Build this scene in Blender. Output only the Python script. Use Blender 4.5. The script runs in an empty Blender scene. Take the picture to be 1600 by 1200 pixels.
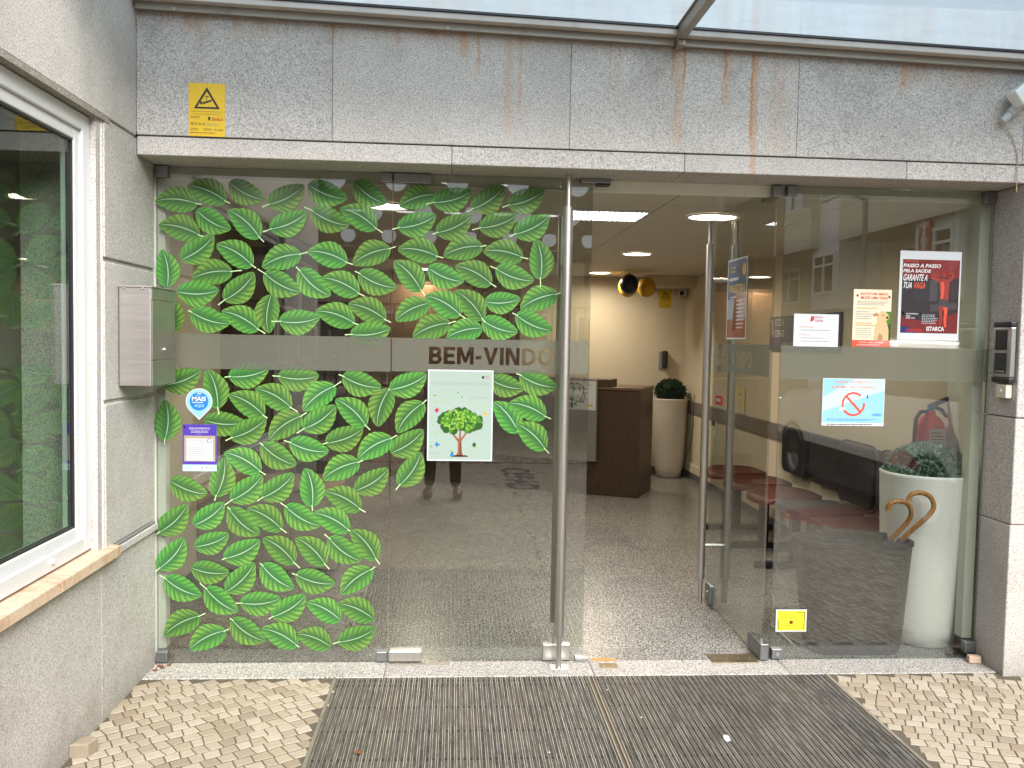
import bpy, math, random
from mathutils import Vector, Matrix
R = math.radians
random.seed(7)
scn = bpy.context.scene
col = scn.collection

# ---------------------------------------------------------------- camera
F_PX, YAW, PITCH, ROLL = 1346.5, .0679, .0503, .0186      # focal length for a 1600 px wide frame
CAM = Vector((1.3358, -3.9611, 1.5017))
_f = Vector((math.sin(YAW) * math.cos(PITCH), math.cos(YAW) * math.cos(PITCH), -math.sin(PITCH)))
_r = Vector((math.cos(YAW), -math.sin(YAW), 0)); _u = _r.cross(_f)
CR = math.cos(ROLL) * _r + math.sin(ROLL) * _u
CU = -math.sin(ROLL) * _r + math.cos(ROLL) * _u
cd = bpy.data.cameras.new('camera'); cam = bpy.data.objects.new('camera', cd); col.objects.link(cam)
cd.sensor_width = 36; cd.lens = 36 * F_PX / 1600; cd.clip_start = .005; cd.clip_end = 500
M = Matrix((CR, CU, -_f)).transposed().to_4x4(); M.translation = CAM
cam.matrix_world = M
scn.camera = cam

# ---------------------------------------------------------------- world, sun, exposure
world = bpy.data.worlds.new('World'); scn.world = world; world.use_nodes = True
wn = world.node_tree; wn.nodes.clear()
sky = wn.nodes.new('ShaderNodeTexSky'); sky.sky_type = 'NISHITA'; sky.sun_disc = False
SUN_EL, SUN_AZ = R(40), R(160)
sky.sun_elevation = SUN_EL; sky.sun_rotation = SUN_AZ; sky.air_density = 1.0; sky.dust_density = 1.2; sky.ozone_density = 1.0
hs = wn.nodes.new('ShaderNodeHueSaturation'); hs.inputs['Saturation'].default_value = .22
bg = wn.nodes.new('ShaderNodeBackground'); bg.inputs['Strength'].default_value = .075
wo = wn.nodes.new('ShaderNodeOutputWorld')
wn.links.new(sky.outputs[0], hs.inputs['Color']); wn.links.new(hs.outputs[0], bg.inputs[0]); wn.links.new(bg.outputs[0], wo.inputs[0])
sd = bpy.data.lights.new('sun', 'SUN'); sd.energy = 1.5; sd.angle = R(45); sd.color = (1, .972, .935)
sun = bpy.data.objects.new('sun', sd); col.objects.link(sun)
sdir = Vector((math.sin(SUN_AZ) * math.cos(SUN_EL), math.cos(SUN_AZ) * math.cos(SUN_EL), math.sin(SUN_EL)))
sun.rotation_euler = sdir.to_track_quat('Z', 'Y').to_euler()
scn.view_settings.view_transform = 'Standard'; scn.view_settings.look = 'None'
scn.view_settings.exposure = 2.42; scn.view_settings.gamma = 1; scn.view_settings.use_curve_mapping = False
scn.render.engine = 'CYCLES'
scn.cycles.max_bounces = 10; scn.cycles.diffuse_bounces = 4; scn.cycles.glossy_bounces = 5
scn.cycles.transmission_bounces = 6; scn.cycles.transparent_max_bounces = 24
scn.cycles.caustics_reflective = False; scn.cycles.caustics_refractive = False
scn.cycles.sample_clamp_indirect = 6
scn.cycles.use_denoising = True

# ---------------------------------------------------------------- helpers: place from measured pixels
def ray(x, y): return _f + CR * ((x - 800) / F_PX) - CU * ((y - 600) / F_PX)
def AY(x, y, Y=0.0):
    d = ray(x, y); return CAM + d * ((Y - CAM.y) / d.y)
def AX(x, y, X):
    d = ray(x, y); return CAM + d * ((X - CAM.x) / d.x)
def AZ(x, y, Z=0.0):
    d = ray(x, y); return CAM + d * ((Z - CAM.z) / d.z)

# ---------------------------------------------------------------- helpers: objects
def tag(o, label=None, cat=None, group=None, kind=None):
    if label: o['label'] = label
    if cat: o['category'] = cat
    if group: o['group'] = group
    if kind: o['kind'] = kind
    return o
def thing(name, label, cat, loc=(0, 0, 0), group=None, rz=0):
    o = bpy.data.objects.new(name, None); col.objects.link(o); o.location = loc; o.rotation_euler = (0, 0, rz)
    o.empty_display_size = .1
    return tag(o, label, cat, group)
def link(name, me, parent=None):
    o = bpy.data.objects.new(name, me); col.objects.link(o)
    if parent is not None: setp(o, parent)
    return o
def setp(o, parent):
    o.parent = parent
    # geometry is written in world coordinates: undo the whole chain of parents
    m = Matrix.Identity(4); p = parent; chain = []
    while p is not None: chain.append(p); p = p.parent
    for p in reversed(chain): m = m @ p.matrix_parent_inverse @ p.matrix_basis
    o.matrix_parent_inverse = m.inverted()
    return o

class MB:
    def __init__(s): s.v = []; s.f = []; s.m = []; s.s = []; s.uv = None
    def add(s, vs, fs, mat=0, smooth=False):
        b = len(s.v); s.v += [tuple(v) for v in vs]
        for f in fs: s.f.append(tuple(b + i for i in f)); s.m.append(mat); s.s.append(smooth)
        return s
    def box(s, x0, x1, y0, y1, z0, z1, mat=0, M=None):
        if x0 > x1: x0, x1 = x1, x0
        if y0 > y1: y0, y1 = y1, y0
        if z0 > z1: z0, z1 = z1, z0
        vs = [Vector((x, y, z)) for z in (z0, z1) for y in (y0, y1) for x in (x0, x1)]
        if M is not None: vs = [M @ v for v in vs]
        return s.add(vs, [(0, 2, 3, 1), (4, 5, 7, 6), (0, 1, 5, 4), (2, 6, 7, 3), (0, 4, 6, 2), (1, 3, 7, 5)], mat)
    def tube(s, pts, rad, n=12, mat=0, cap=True, smooth=True):
        pts = [Vector(p) for p in pts]; k = len(pts)
        if not hasattr(rad, '__len__'): rad = [rad] * k
        t = (pts[1] - pts[0]).normalized(); a = Vector((0, 0, 1)) if abs(t.z) < .9 else Vector((1, 0, 0))
        e1 = t.cross(a).normalized(); rings = []
        for i in range(k):
            if i == 0: t = pts[1] - pts[0]
            elif i == k - 1: t = pts[-1] - pts[-2]
            else: t = (pts[i + 1] - pts[i]).normalized() + (pts[i] - pts[i - 1]).normalized()
            t.normalize(); e1 = (e1 - t * e1.dot(t)).normalized(); e2 = t.cross(e1)
            rings.append([pts[i] + rad[i] * (math.cos(2 * math.pi * j / n) * e1 + math.sin(2 * math.pi * j / n) * e2) for j in range(n)])
        vs = [v for r in rings for v in r]
        fs = [(i * n + j, i * n + (j + 1) % n, (i + 1) * n + (j + 1) % n, (i + 1) * n + j) for i in range(k - 1) for j in range(n)]
        s.add(vs, fs, mat, smooth)
        if cap:
            s.add(rings[0], [tuple(range(n))[::-1]], mat); s.add(rings[-1], [tuple(range(n))], mat)
        return s
    def lathe(s, prof, c, n=32, mat=0, smooth=True, M=None):
        vs = []; 
        for r, z in prof:
            for j in range(n):
                v = Vector((r * math.cos(2 * math.pi * j / n), r * math.sin(2 * math.pi * j / n), z))
                if M is not None: v = M @ v
                vs.append(v + Vector(c))
        fs = [(i * n + j, i * n + (j + 1) % n, (i + 1) * n + (j + 1) % n, (i + 1) * n + j) for i in range(len(prof) - 1) for j in range(n)]
        return s.add(vs, fs, mat, smooth)
    def prism(s, poly, d0, d1, ax='y', mat=0):
        """poly in the two other axes, extruded along ax from d0 to d1"""
        def P(a, b, d): return {'y': (a, d, b), 'x': (d, a, b), 'z': (a, b, d)}[ax]
        n = len(poly); vs = [P(a, b, d0) for a, b in poly] + [P(a, b, d1) for a, b in poly]
        fs = [tuple(range(n)), tuple(range(2 * n - 1, n - 1, -1))] + [(i, n + i, n + (i + 1) % n, (i + 1) % n) for i in range(n)]
        return s.add(vs, fs, mat)
    def sphere(s, c, r, n=20, m=12, mat=0, sc=(1, 1, 1)):
        vs = []
        for i in range(m + 1):
            a = math.pi * i / m
            for j in range(n):
                b = 2 * math.pi * j / n
                vs.append((c[0] + sc[0] * r * math.sin(a) * math.cos(b), c[1] + sc[1] * r * math.sin(a) * math.sin(b), c[2] + sc[2] * r * math.cos(a)))
        return s.add(vs, [(i * n + j, (i + 1) * n + j, (i + 1) * n + (j + 1) % n, i * n + (j + 1) % n) for i in range(m) for j in range(n)], mat, True)
    def mesh(s, name, mats, fix=False):
        me = bpy.data.meshes.new(name); me.from_pydata(s.v, [], s.f)
        for m in (mats if isinstance(mats, (list, tuple)) else [mats]): me.materials.append(m)
        me.polygons.foreach_set('material_index', s.m); me.polygons.foreach_set('use_smooth', s.s)
        me.update()
        if fix:
            import bmesh
            bm = bmesh.new(); bm.from_mesh(me); bmesh.ops.recalc_face_normals(bm, faces=bm.faces[:]); bm.to_mesh(me); bm.free()
        return me
    def build(s, name, mats, parent=None, bevel=0, seg=2, fix=True):
        o = link(name, s.mesh(name, mats, fix), parent)
        if bevel:
            b = o.modifiers.new('bevel', 'BEVEL'); b.width = bevel; b.segments = seg; b.limit_method = 'ANGLE'; b.angle_limit = R(40)
        return o
def box(name, mats, parent, x0, x1, y0, y1, z0, z1, bevel=0, seg=2): return MB().box(x0, x1, y0, y1, z0, z1).build(name, mats, parent, bevel, seg)

# ---------------------------------------------------------------- helpers: materials
class NT:
    def __init__(s, name):
        s.mat = bpy.data.materials.new(name); s.mat.use_nodes = True; s.t = s.mat.node_tree; s.t.nodes.clear()
        s.out = s.t.nodes.new('ShaderNodeOutputMaterial')
    def n(s, typ, **kw):
        n = s.t.nodes.new('ShaderNode' + typ)
        for k, v in kw.items(): setattr(n, k, v)
        return n
    def put(s, sock, v):
        if hasattr(v, 'is_output') or isinstance(v, bpy.types.NodeSocket): s.t.links.new(v, sock)
        elif v is not None: sock.default_value = v if not (isinstance(v, tuple) and len(v) == 3 and sock.type == 'RGBA') else (*v, 1)
    def m(s, op, a, b=None, c=None, clamp=False):
        n = s.n('Math', operation=op); n.use_clamp = clamp
        for i, v in enumerate((a, b, c)):
            if v is not None: s.put(n.inputs[i], v)
        return n.outputs[0]
    def mix(s, f, a, b, bt='MIX'):
        n = s.n('Mix', data_type='RGBA', blend_type=bt); s.put(n.inputs[0], f); s.put(n.inputs[6], a); s.put(n.inputs[7], b); return n.outputs[2]
    def ss(s, v, a, b, t0=0., t1=1.):
        n = s.n('MapRange', interpolation_type='SMOOTHSTEP')
        for i, x in enumerate((v, a, b, t0, t1)): s.put(n.inputs[i], x)
        return n.outputs[0]
    def ramp(s, f, stops, interp='LINEAR'):
        n = s.n('ValToRGB'); n.color_ramp.interpolation = interp; e = n.color_ramp.elements
        while len(e) < len(stops): e.new(.5)
        for i, (p, c) in enumerate(stops): e[i].position = p; e[i].color = (*c, 1) if len(c) == 3 else c
        s.put(n.inputs[0], f); return n.outputs[0]
    def noise(s, scale, detail=2, rough=.5, vec=None, dist=0.):
        n = s.n('TexNoise'); n.inputs['Scale'].default_value = scale; n.inputs['Detail'].default_value = detail
        n.inputs['Roughness'].default_value = rough; n.inputs['Distortion'].default_value = dist
        if vec is not None: s.put(n.inputs['Vector'], vec)
        return n.outputs['Fac']
    def voro(s, scale, vec=None, feature='F1', out='Distance', rnd=1.):
        n = s.n('TexVoronoi', feature=feature); n.inputs['Scale'].default_value = scale; n.inputs['Randomness'].default_value = rnd
        if vec is not None: s.put(n.inputs['Vector'], vec)
        return n.outputs[out]
    def pos(s): return s.n('NewGeometry').outputs['Position']
    def obj(s): return s.n('TexCoord').outputs['Object']
    def sep(s, v): n = s.n('SeparateXYZ'); s.put(n.inputs[0], v); return n.outputs
    def comb(s, x, y, z):
        n = s.n('CombineXYZ'); s.put(n.inputs[0], x); s.put(n.inputs[1], y); s.put(n.inputs[2], z); return n.outputs[0]
    def scale(s, v, k): n = s.n('VectorMath', operation='MULTIPLY'); s.put(n.inputs[0], v); n.inputs[1].default_value = k; return n.outputs[0]
    def rnd(s): return s.n('ObjectInfo').outputs['Random']
    def bump(s, h, st=.3, d=.002):
        n = s.n('Bump'); n.inputs['Strength'].default_value = st; n.inputs['Distance'].default_value = d; s.put(n.inputs['Height'], h); return n.outputs[0]
    def bsdf(s, color, rough=.6, metal=0., spec=.5, normal=None, **kw):
        n = s.n('BsdfPrincipled'); s.put(n.inputs['Base Color'], color); s.put(n.inputs['Roughness'], rough); s.put(n.inputs['Metallic'], metal)
        s.put(n.inputs['Specular IOR Level'], spec)
        if normal is not None: s.put(n.inputs['Normal'], normal)
        for k, v in kw.items(): s.put(n.inputs[k.replace('_', ' ')], v)
        return n.outputs[0]
    def done(s, sh): s.t.links.new(sh, s.out.inputs[0]); return s.mat

def simple(name, c, rough=.6, metal=0., spec=.5, var=.06, bump=0., scale=8., dirt=0.):
    t = NT(name); p = t.obj()
    n = t.noise(scale, 4, .6, p)
    col_ = t.mix(t.m('MULTIPLY', n, 1.), tuple(x * (1 - var * 2) for x in c), tuple(min(1, x * (1 + var * 2)) for x in c))
    if dirt: col_ = t.mix(t.ss(t.noise(3.1, 5, .7, t.pos()), .5, .72, 0., dirt), col_, (.12, .1, .08))
    nm = t.bump(t.noise(scale * 30, 2, .5, p), .25, bump) if bump else None
    return t.done(t.bsdf(col_, t.m('MULTIPLY_ADD', n, .12, rough - .06), metal, spec, nm))

def granite(name, dark, mid, light, rough=.75, size=.66, spec=.35, tint=None, extra=None, bump=.0015):
    t = NT(name); p = t.pos(); o = t.rnd()
    sh = t.n('VectorMath', operation='ADD'); t.put(sh.inputs[0], p); t.put(sh.inputs[1], t.comb(t.m('MULTIPLY', o, 7.3), t.m('MULTIPLY', o, 3.1), 0.))
    pv = sh.outputs[0]
    a = t.noise(135 / size, 2.5, .62, pv); b = t.voro(95 / size, pv, out='Color')
    bsep = t.sep(b)
    c = t.ramp(a, [(.33, dark), (.43, tuple(.5 * (x + y) for x, y in zip(dark, mid))), (.5, mid), (.62, light)])
    c = t.mix(t.m('MULTIPLY', bsep[0], .35), c, t.ramp(bsep[1], [(.15, dark), (.4, mid), (.8, light)]))
    big = t.noise(2.2, 4, .6, pv)
    c = t.mix(.9, c, t.ramp(big, [(.3, (.88, .87, .86)), (.5, (1., .985, .96)), (.7, (1.06, 1.05, 1.04))]), 'MULTIPLY')
    c = t.mix(.8, c, t.ramp(o, [(0., (.9, .9, .91)), (1., (1.06, 1.05, 1.03))]), 'MULTIPLY')
    if tint: c = t.mix(tint[1], c, tint[0])
    if extra: c = extra(t, c, p)
    return t.done(t.bsdf(c, rough, 0., spec, t.bump(a, .35, bump) if bump else None))

def weather_wall(t, c, p):
    x, y, z = t.sep(p)
    # soot and damp creeping up from the pavement, grime in blotches
    g = t.m('MULTIPLY', t.ss(t.noise(5, 5, .65, p), .45, .8), .35)
    c = t.mix(g, c, (.25, .22, .19))
    low = t.m('MULTIPLY', t.ss(t.m('ADD', z, t.m('MULTIPLY', t.noise(6, 4, .6, p), .3)), .35, .1), .5)
    return t.mix(low, c, (.2, .18, .15))

STREAKS = [(2.262, .010, 2.60, .75), (2.313, .009, 2.58, .9), (2.494, .011, 2.60, .9), (2.616, .012, 2.35, .95), (2.29, .035, 2.33, .34), (2.50, .03, 2.48, .35),
           (2.63, .022, 2.20, .5), (1.42, .012, 2.6, .55), (1.36, .03, 2.68, .6), (1.55, .03, 2.35, .3), (1.60, .012, 2.42, .4), (1.08, .02, 2.70, .4), (2.0, .05, 2.5, .14), (2.74, .06, 2.3, .2),
           (3.30, .035, 2.6, .55), (3.36, .12, 2.63, .28), (.97, .05, 2.775, .7), (3.6, .14, 2.62, .2), (1.25, .16, 2.76, .5)]
def stain_lintel(t, c, p):
    x, y, z = t.sep(p)
    wob = t.m('MULTIPLY', t.m('SUBTRACT', t.noise(9, 4, .6, t.comb(0., 0., z)), .5), .035)
    wob2 = t.m('MULTIPLY', t.m('SUBTRACT', t.noise(60, 2, .5, p), .5), .012)
    xx = t.m('ADD', t.m('ADD', x, wob), wob2); zr = t.m('ADD', z, t.m('MULTIPLY', t.noise(14, 3, .6, p), .08))
    tot = None
    for x0, w, ze, k in STREAKS:
        dx = t.m('ABSOLUTE', t.m('SUBTRACT', xx, x0))
        # a run of rust spreads a little towards its lower end
        f = t.m('MULTIPLY', t.ss(dx, w * 1., w * .15), t.ss(zr, ze + .03, ze + .13)); f = t.m('MULTIPLY', f, k)
        tot = f if tot is None else t.m('MAXIMUM', tot, f)
    tot = t.m('MULTIPLY', tot, t.m('MULTIPLY_ADD', t.noise(110, 2, .6, p), 1.2, .3), clamp=True)
    top = t.m('MULTIPLY', t.ss(z, 2.735, 2.81), t.ss(t.noise(7, 4, .7, t.comb(x, 0., 0.)), .45, .62))
    c = t.mix(t.m('MULTIPLY', top, .55), c, (.36, .2, .1))
    damp = t.m('MULTIPLY', t.ss(t.noise(2.6, 4, .6, t.comb(x, 0., t.m('MULTIPLY', z, .35))), .5, .68), .22)
    c = t.mix(t.m('MULTIPLY', damp, t.ss(z, 2.3, 2.7, .4, 1.)), c, (.36, .29, .2))
    grime = t.m('MULTIPLY', t.ss(t.noise(4.5, 5, .7, p), .48, .75), t.ss(z, 2.45, 2.78, 0., .5))
    c = t.mix(grime, c, (.16, .15, .15))
    return t.mix(t.m('MULTIPLY', tot, .95), c, (.43, .19, .05))

G_WALL = granite('granite_wall', (.26, .248, .236), (.52, .5, .48), (.66, .64, .615), extra=weather_wall)
G_LINTEL = granite('granite_lintel', (.21, .198, .19), (.455, .43, .408), (.6, .575, .545), extra=stain_lintel)
G_SHADED = granite('granite_shaded', (.11, .1, .09), (.3, .275, .24), (.42, .39, .35), extra=weather_wall)  # darker copy of the wall granite: shade of the underside put into its colours
G_PILLAR = granite('granite_pillar', (.22, .21, .2), (.46, .44, .425), (.6, .58, .56), extra=weather_wall)
G_STEP = granite('granite_threshold', (.07, .068, .065), (.33, .315, .295), (.58, .555, .52), rough=.6, size=1.05)
G_FLOOR = granite('granite_floor', (.018, .018, .017), (.14, .137, .128), (.46, .455, .44), rough=.26, size=1.2, spec=.5, bump=0)

def m_glass(name="glass", tint=(.822, .84, .818), f0=.102):
    t = NT(name); g = t.n('NewGeometry')
    dt = t.n('VectorMath', operation='DOT_PRODUCT'); t.t.links.new(g.outputs['Incoming'], dt.inputs[0]); t.t.links.new(g.outputs['Normal'], dt.inputs[1])
    c = t.m('ABSOLUTE', dt.outputs['Value']); q = t.m('POWER', t.m('SUBTRACT', 1., c), 5.)
    fr = t.m('MULTIPLY_ADD', q, 1 - f0, f0, clamp=True)
    gl = t.n('BsdfGlossy'); gl.inputs['Roughness'].default_value = .004; gl.inputs['Color'].default_value = (1, 1, 1, 1)
    tr0 = t.n('BsdfTransparent'); tr0.inputs['Color'].default_value = (*tint, 1)
    df = t.n('BsdfDiffuse'); df.inputs['Color'].default_value = (.5, .49, .46, 1)
    tr = t.n('MixShader'); p_ = t.pos(); t.put(tr.inputs[0], t.m('MULTIPLY', t.ss(t.noise(3.5, 6, .7, p_, 1.2), .45, .8), t.ss(t.noise(18, 4, .7, t.scale(p_, (1, 1, .35))), .4, .75, .006, .035))); t.t.links.new(tr0.outputs[0], tr.inputs[1]); t.t.links.new(df.outputs[0], tr.inputs[2])
    mx = t.n('MixShader'); t.put(mx.inputs[0], fr); t.t.links.new(tr.outputs[0], mx.inputs[1]); t.t.links.new(gl.outputs[0], mx.inputs[2])
    return t.done(mx.outputs[0])
GLASS = m_glass()
WIN_GLASS = m_glass('window_glass', (.78, .84, .8), .06)
def m_frost():
    t = NT('frosted_film'); d = t.n('BsdfDiffuse'); d.inputs['Color'].default_value = (.27, .27, .235, 1)
    tl = t.n('BsdfTranslucent'); tl.inputs['Color'].default_value = (.42, .43, .38, 1)
    tr = t.n('BsdfTransparent'); tr.inputs['Color'].default_value = (.88, .9, .86, 1)
    a = t.n('MixShader'); a.inputs[0].default_value = .45; t.t.links.new(d.outputs[0], a.inputs[1]); t.t.links.new(tl.outputs[0], a.inputs[2])
    b = t.n('MixShader'); b.inputs[0].default_value = .62; t.t.links.new(a.outputs[0], b.inputs[1]); t.t.links.new(tr.outputs[0], b.inputs[2])
    return t.done(b.outputs[0])
FROST = m_frost()
def m_opal(name, c, k=.5):
    t = NT(name); tl = t.n('BsdfTranslucent'); dn = t.noise(5, 5, .65, t.scale(t.pos(), (1, 2.5, 1))); t.put(tl.inputs['Color'], t.mix(t.ss(dn, .45, .75), c, tuple(x * .9 for x in c)))
    tr = t.n('BsdfTransparent'); tr.inputs['Color'].default_value = (.58, .65, .7, 1)
    b = t.n('MixShader'); b.inputs[0].default_value = k; t.t.links.new(tl.outputs[0], b.inputs[1]); t.t.links.new(tr.outputs[0], b.inputs[2])
    gl = t.n('BsdfGlossy'); gl.inputs['Roughness'].default_value = .02
    c2 = t.n('MixShader'); c2.inputs[0].default_value = .05; t.t.links.new(b.outputs[0], c2.inputs[1]); t.t.links.new(gl.outputs[0], c2.inputs[2])
    return t.done(c2.outputs[0])
OPAL = m_opal('canopy_glass', (.54, .61, .655), .7)

def m_leaf():
    t = NT('printed_leaf'); uv = t.n('UVMap').outputs[0]; u, v, _ = t.sep(uv); v = t.m('MULTIPLY_ADD', v, 2., -1.)
    av = t.m('ABSOLUTE', v); rnd = t.rnd()
    wob = t.m('MULTIPLY', t.m('SUBTRACT', t.noise(26, 3, .6, t.pos()), .5), .5)
    ph = t.m('ADD', t.m('SUBTRACT', t.m('MULTIPLY', u, 7.2), t.m('MULTIPLY', t.m('POWER', av, 1.25), 1.55)), t.m('ADD', wob, t.m('MULTIPLY', rnd, 3.)))
    fr = t.m('FRACT', ph)
    stripe = t.m('MULTIPLY', t.ss(fr, .12, .5), t.ss(fr, .98, .72))
    vein = t.m('MAXIMUM', t.ss(fr, .93, .99), t.ss(fr, .07, .0))
    bright = t.ss(v, .1, .75)                                  # the side whose ribs are printed bright
    base = t.mix(t.noise(60, 3, .6, t.pos()), (.03, .1, .02), (.055, .16, .03))
    base = t.mix(t.m('MULTIPLY', t.ss(av, .62, .0), .72), base, (.014, .07, .024))
    base = t.mix(t.m('MULTIPLY', t.ss(u, .12, .5, .35, 0.), 1.), base, (.02, .1, .03))
    base = t.mix(t.m('MULTIPLY', t.m('MULTIPLY', stripe, bright), t.m('MULTIPLY_ADD', t.noise(40, 2, .5, t.pos()), 1., .22)), base, (.15, .27, .045))
    base = t.mix(t.m('MULTIPLY', t.m('MULTIPLY', stripe, t.ss(v, -.25, -.8)), .35), base, (.14, .4, .05))
    base = t.mix(t.m('MULTIPLY', vein, .4), base, (.012, .07, .012))
    base = t.mix(t.ss(av, .05, .02), base, (.26, .38, .23))
    hue = t.n('HueSaturation'); t.put(hue.inputs['Color'], base); t.put(hue.inputs['Hue'], t.m('MULTIPLY_ADD', rnd, .03, .483)); t.put(hue.inputs['Value'], t.m('MULTIPLY_ADD', rnd, .3, .95))
    return t.done(t.bsdf(hue.outputs[0], .45, 0., .2, None, Coat_Weight=1., Coat_Roughness=.01, Coat_IOR=1.5))
LEAF = m_leaf()
STEM = simple('leaf_stem_print', (.42, .6, .3), .5)

def m_steel(name, c=(.55, .53, .5), rough=.36, streak=(1, 1, .02), dirt=.15):
    t = NT(name); p = t.pos(); n = t.noise(160, 3, .6, t.scale(p, streak)); b = t.noise(4, 5, .65, p)
    cc = t.mix(n, tuple(x * .8 for x in c), tuple(min(1, x * 1.12) for x in c))
    cc = t.mix(t.ss(b, .55, .78, 0., dirt), cc, (.16, .11, .07))
    return t.done(t.bsdf(cc, t.m('MULTIPLY_ADD', n, .16, rough - .06), 1., .5, t.bump(n, .06, .0006)))
STEEL = m_steel('brushed_steel')
STEEL2 = m_steel('mailbox_steel', (.5, .47, .45), .42, (.02, 1, 1), .1)
BEAM = m_steel('canopy_metal', (.4, .36, .31), .55, (.02, 1, 1), .6)
BEAMP = simple('canopy_paint', (.5, .46, .42), .5, 0, .4, .1, 0, 6, .35)
FITTING = m_steel('grey_fitting', (.3, .31, .32), .42)
BRASS = m_steel('worn_brass', (.3, .25, .16), .4, (1, .02, 1), .5)
PVC = simple('white_pvc', (.68, .69, .7), .35, 0, .5, .02)
CREAM = simple('cream_wall', (.62, .55, .42), .7, 0, .3, .03, .0008, 3)
JAMB = simple('pale_green_jamb', (.74, .76, .66), .6, 0, .3, .03)
CEIL = simple('ceiling_panel', (.58, .54, .45), .6, 0, .3, .02)
WHITE = simple('white_plastic', (.75, .75, .73), .4)
BLACK = simple('black_plastic', (.018, .018, .02), .4)
RUBBER = simple('black_rubber', (.012, .012, .012), .8)
DARKWOOD = None
def m_wood(name, a, b, rough=.4):
    t = NT(name); p = t.pos(); n = t.noise(18, 5, .6, t.scale(p, (6, 6, .35)), 1.2)
    return t.done(t.bsdf(t.mix(t.ss(n, .3, .7), a, b), rough, 0., .4, t.bump(n, .1, .0005)))
DARKWOOD = m_wood('dark_wood', (.032, .018, .01), (.062, .036, .02))
MIDWOOD = m_wood('brown_wood', (.14, .08, .045), (.2, .12, .065))
CANE = m_wood('cane', (.3, .12, .03), (.5, .24, .07), .3)
def flat(name, c, rough=.5, coat=.75):
    c = tuple(x * .78 for x in c); t = NT(name); n = t.noise(9, 3, .6, t.pos()); c2 = t.mix(n, tuple(x * .96 for x in c), tuple(min(1, x * 1.04) for x in c))
    b = t.noise(16, 2, .5, t.pos())
    return t.done(t.bsdf(c2, rough, 0., .2, None, Coat_Weight=coat, Coat_Roughness=.02, Coat_Normal=t.bump(b, .03, .002)))
PAPER = flat('paper', (.6, .63, .645))
INK = flat('black_ink', (.015, .015, .018)); RED = flat('red_ink', (.5, .03, .025)); YELLOW = flat('yellow_ink', (.85, .55, .02)); YEL2 = flat('lemon_ink', (.85, .78, .03))
ORANGE = flat('orange_ink', (.7, .2, .05)); NAVY = flat('navy_ink', (.02, .03, .12)); PURPLE = flat('purple_ink', (.08, .04, .38)); BLUE = flat('blue_ink', (.02, .2, .55)); SKYB = flat('light_blue_ink', (.28, .55, .7))
MINT = flat('mint_ink', (.34, .43, .38)); GREY = flat('grey_ink', (.3, .32, .33)); GREYL = flat('pale_grey_ink', (.55, .58, .6)); WINK = flat('white_ink', (.7, .7, .7)); CREAMI = flat('cream_ink', (.8, .68, .5))
SKINP = flat('puppy_fur_ink', (.66, .45, .24)); SKINP2 = flat('puppy_shade_ink', (.42, .24, .12)); DGREEN = flat('dark_green_ink', (.02, .09, .012)); MGREEN = flat('mid_green_ink', (.07, .22, .02)); LGREEN = flat('light_green_ink', (.25, .45, .06))
BARK = flat('bark_ink', (.28, .1, .05)); BARKD = flat('bark_shade_ink', (.12, .04, .02)); MAROON = flat('maroon_ink', (.16, .02, .02)); DARKI = flat('charcoal_ink', (.03, .025, .03)); CORAL = flat('coral_ink', (.65, .09, .05)); TAN = flat('tan_ink', (.4, .33, .24))
PINKM = flat('magenta_ink', (.5, .02, .12)); GOLD = flat('gold_ink', (.6, .38, .08)); SLATE = flat('slate_ink', (.08, .12, .18)); PCYAN = flat('pale_cyan_ink', (.5, .76, .85))

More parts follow.
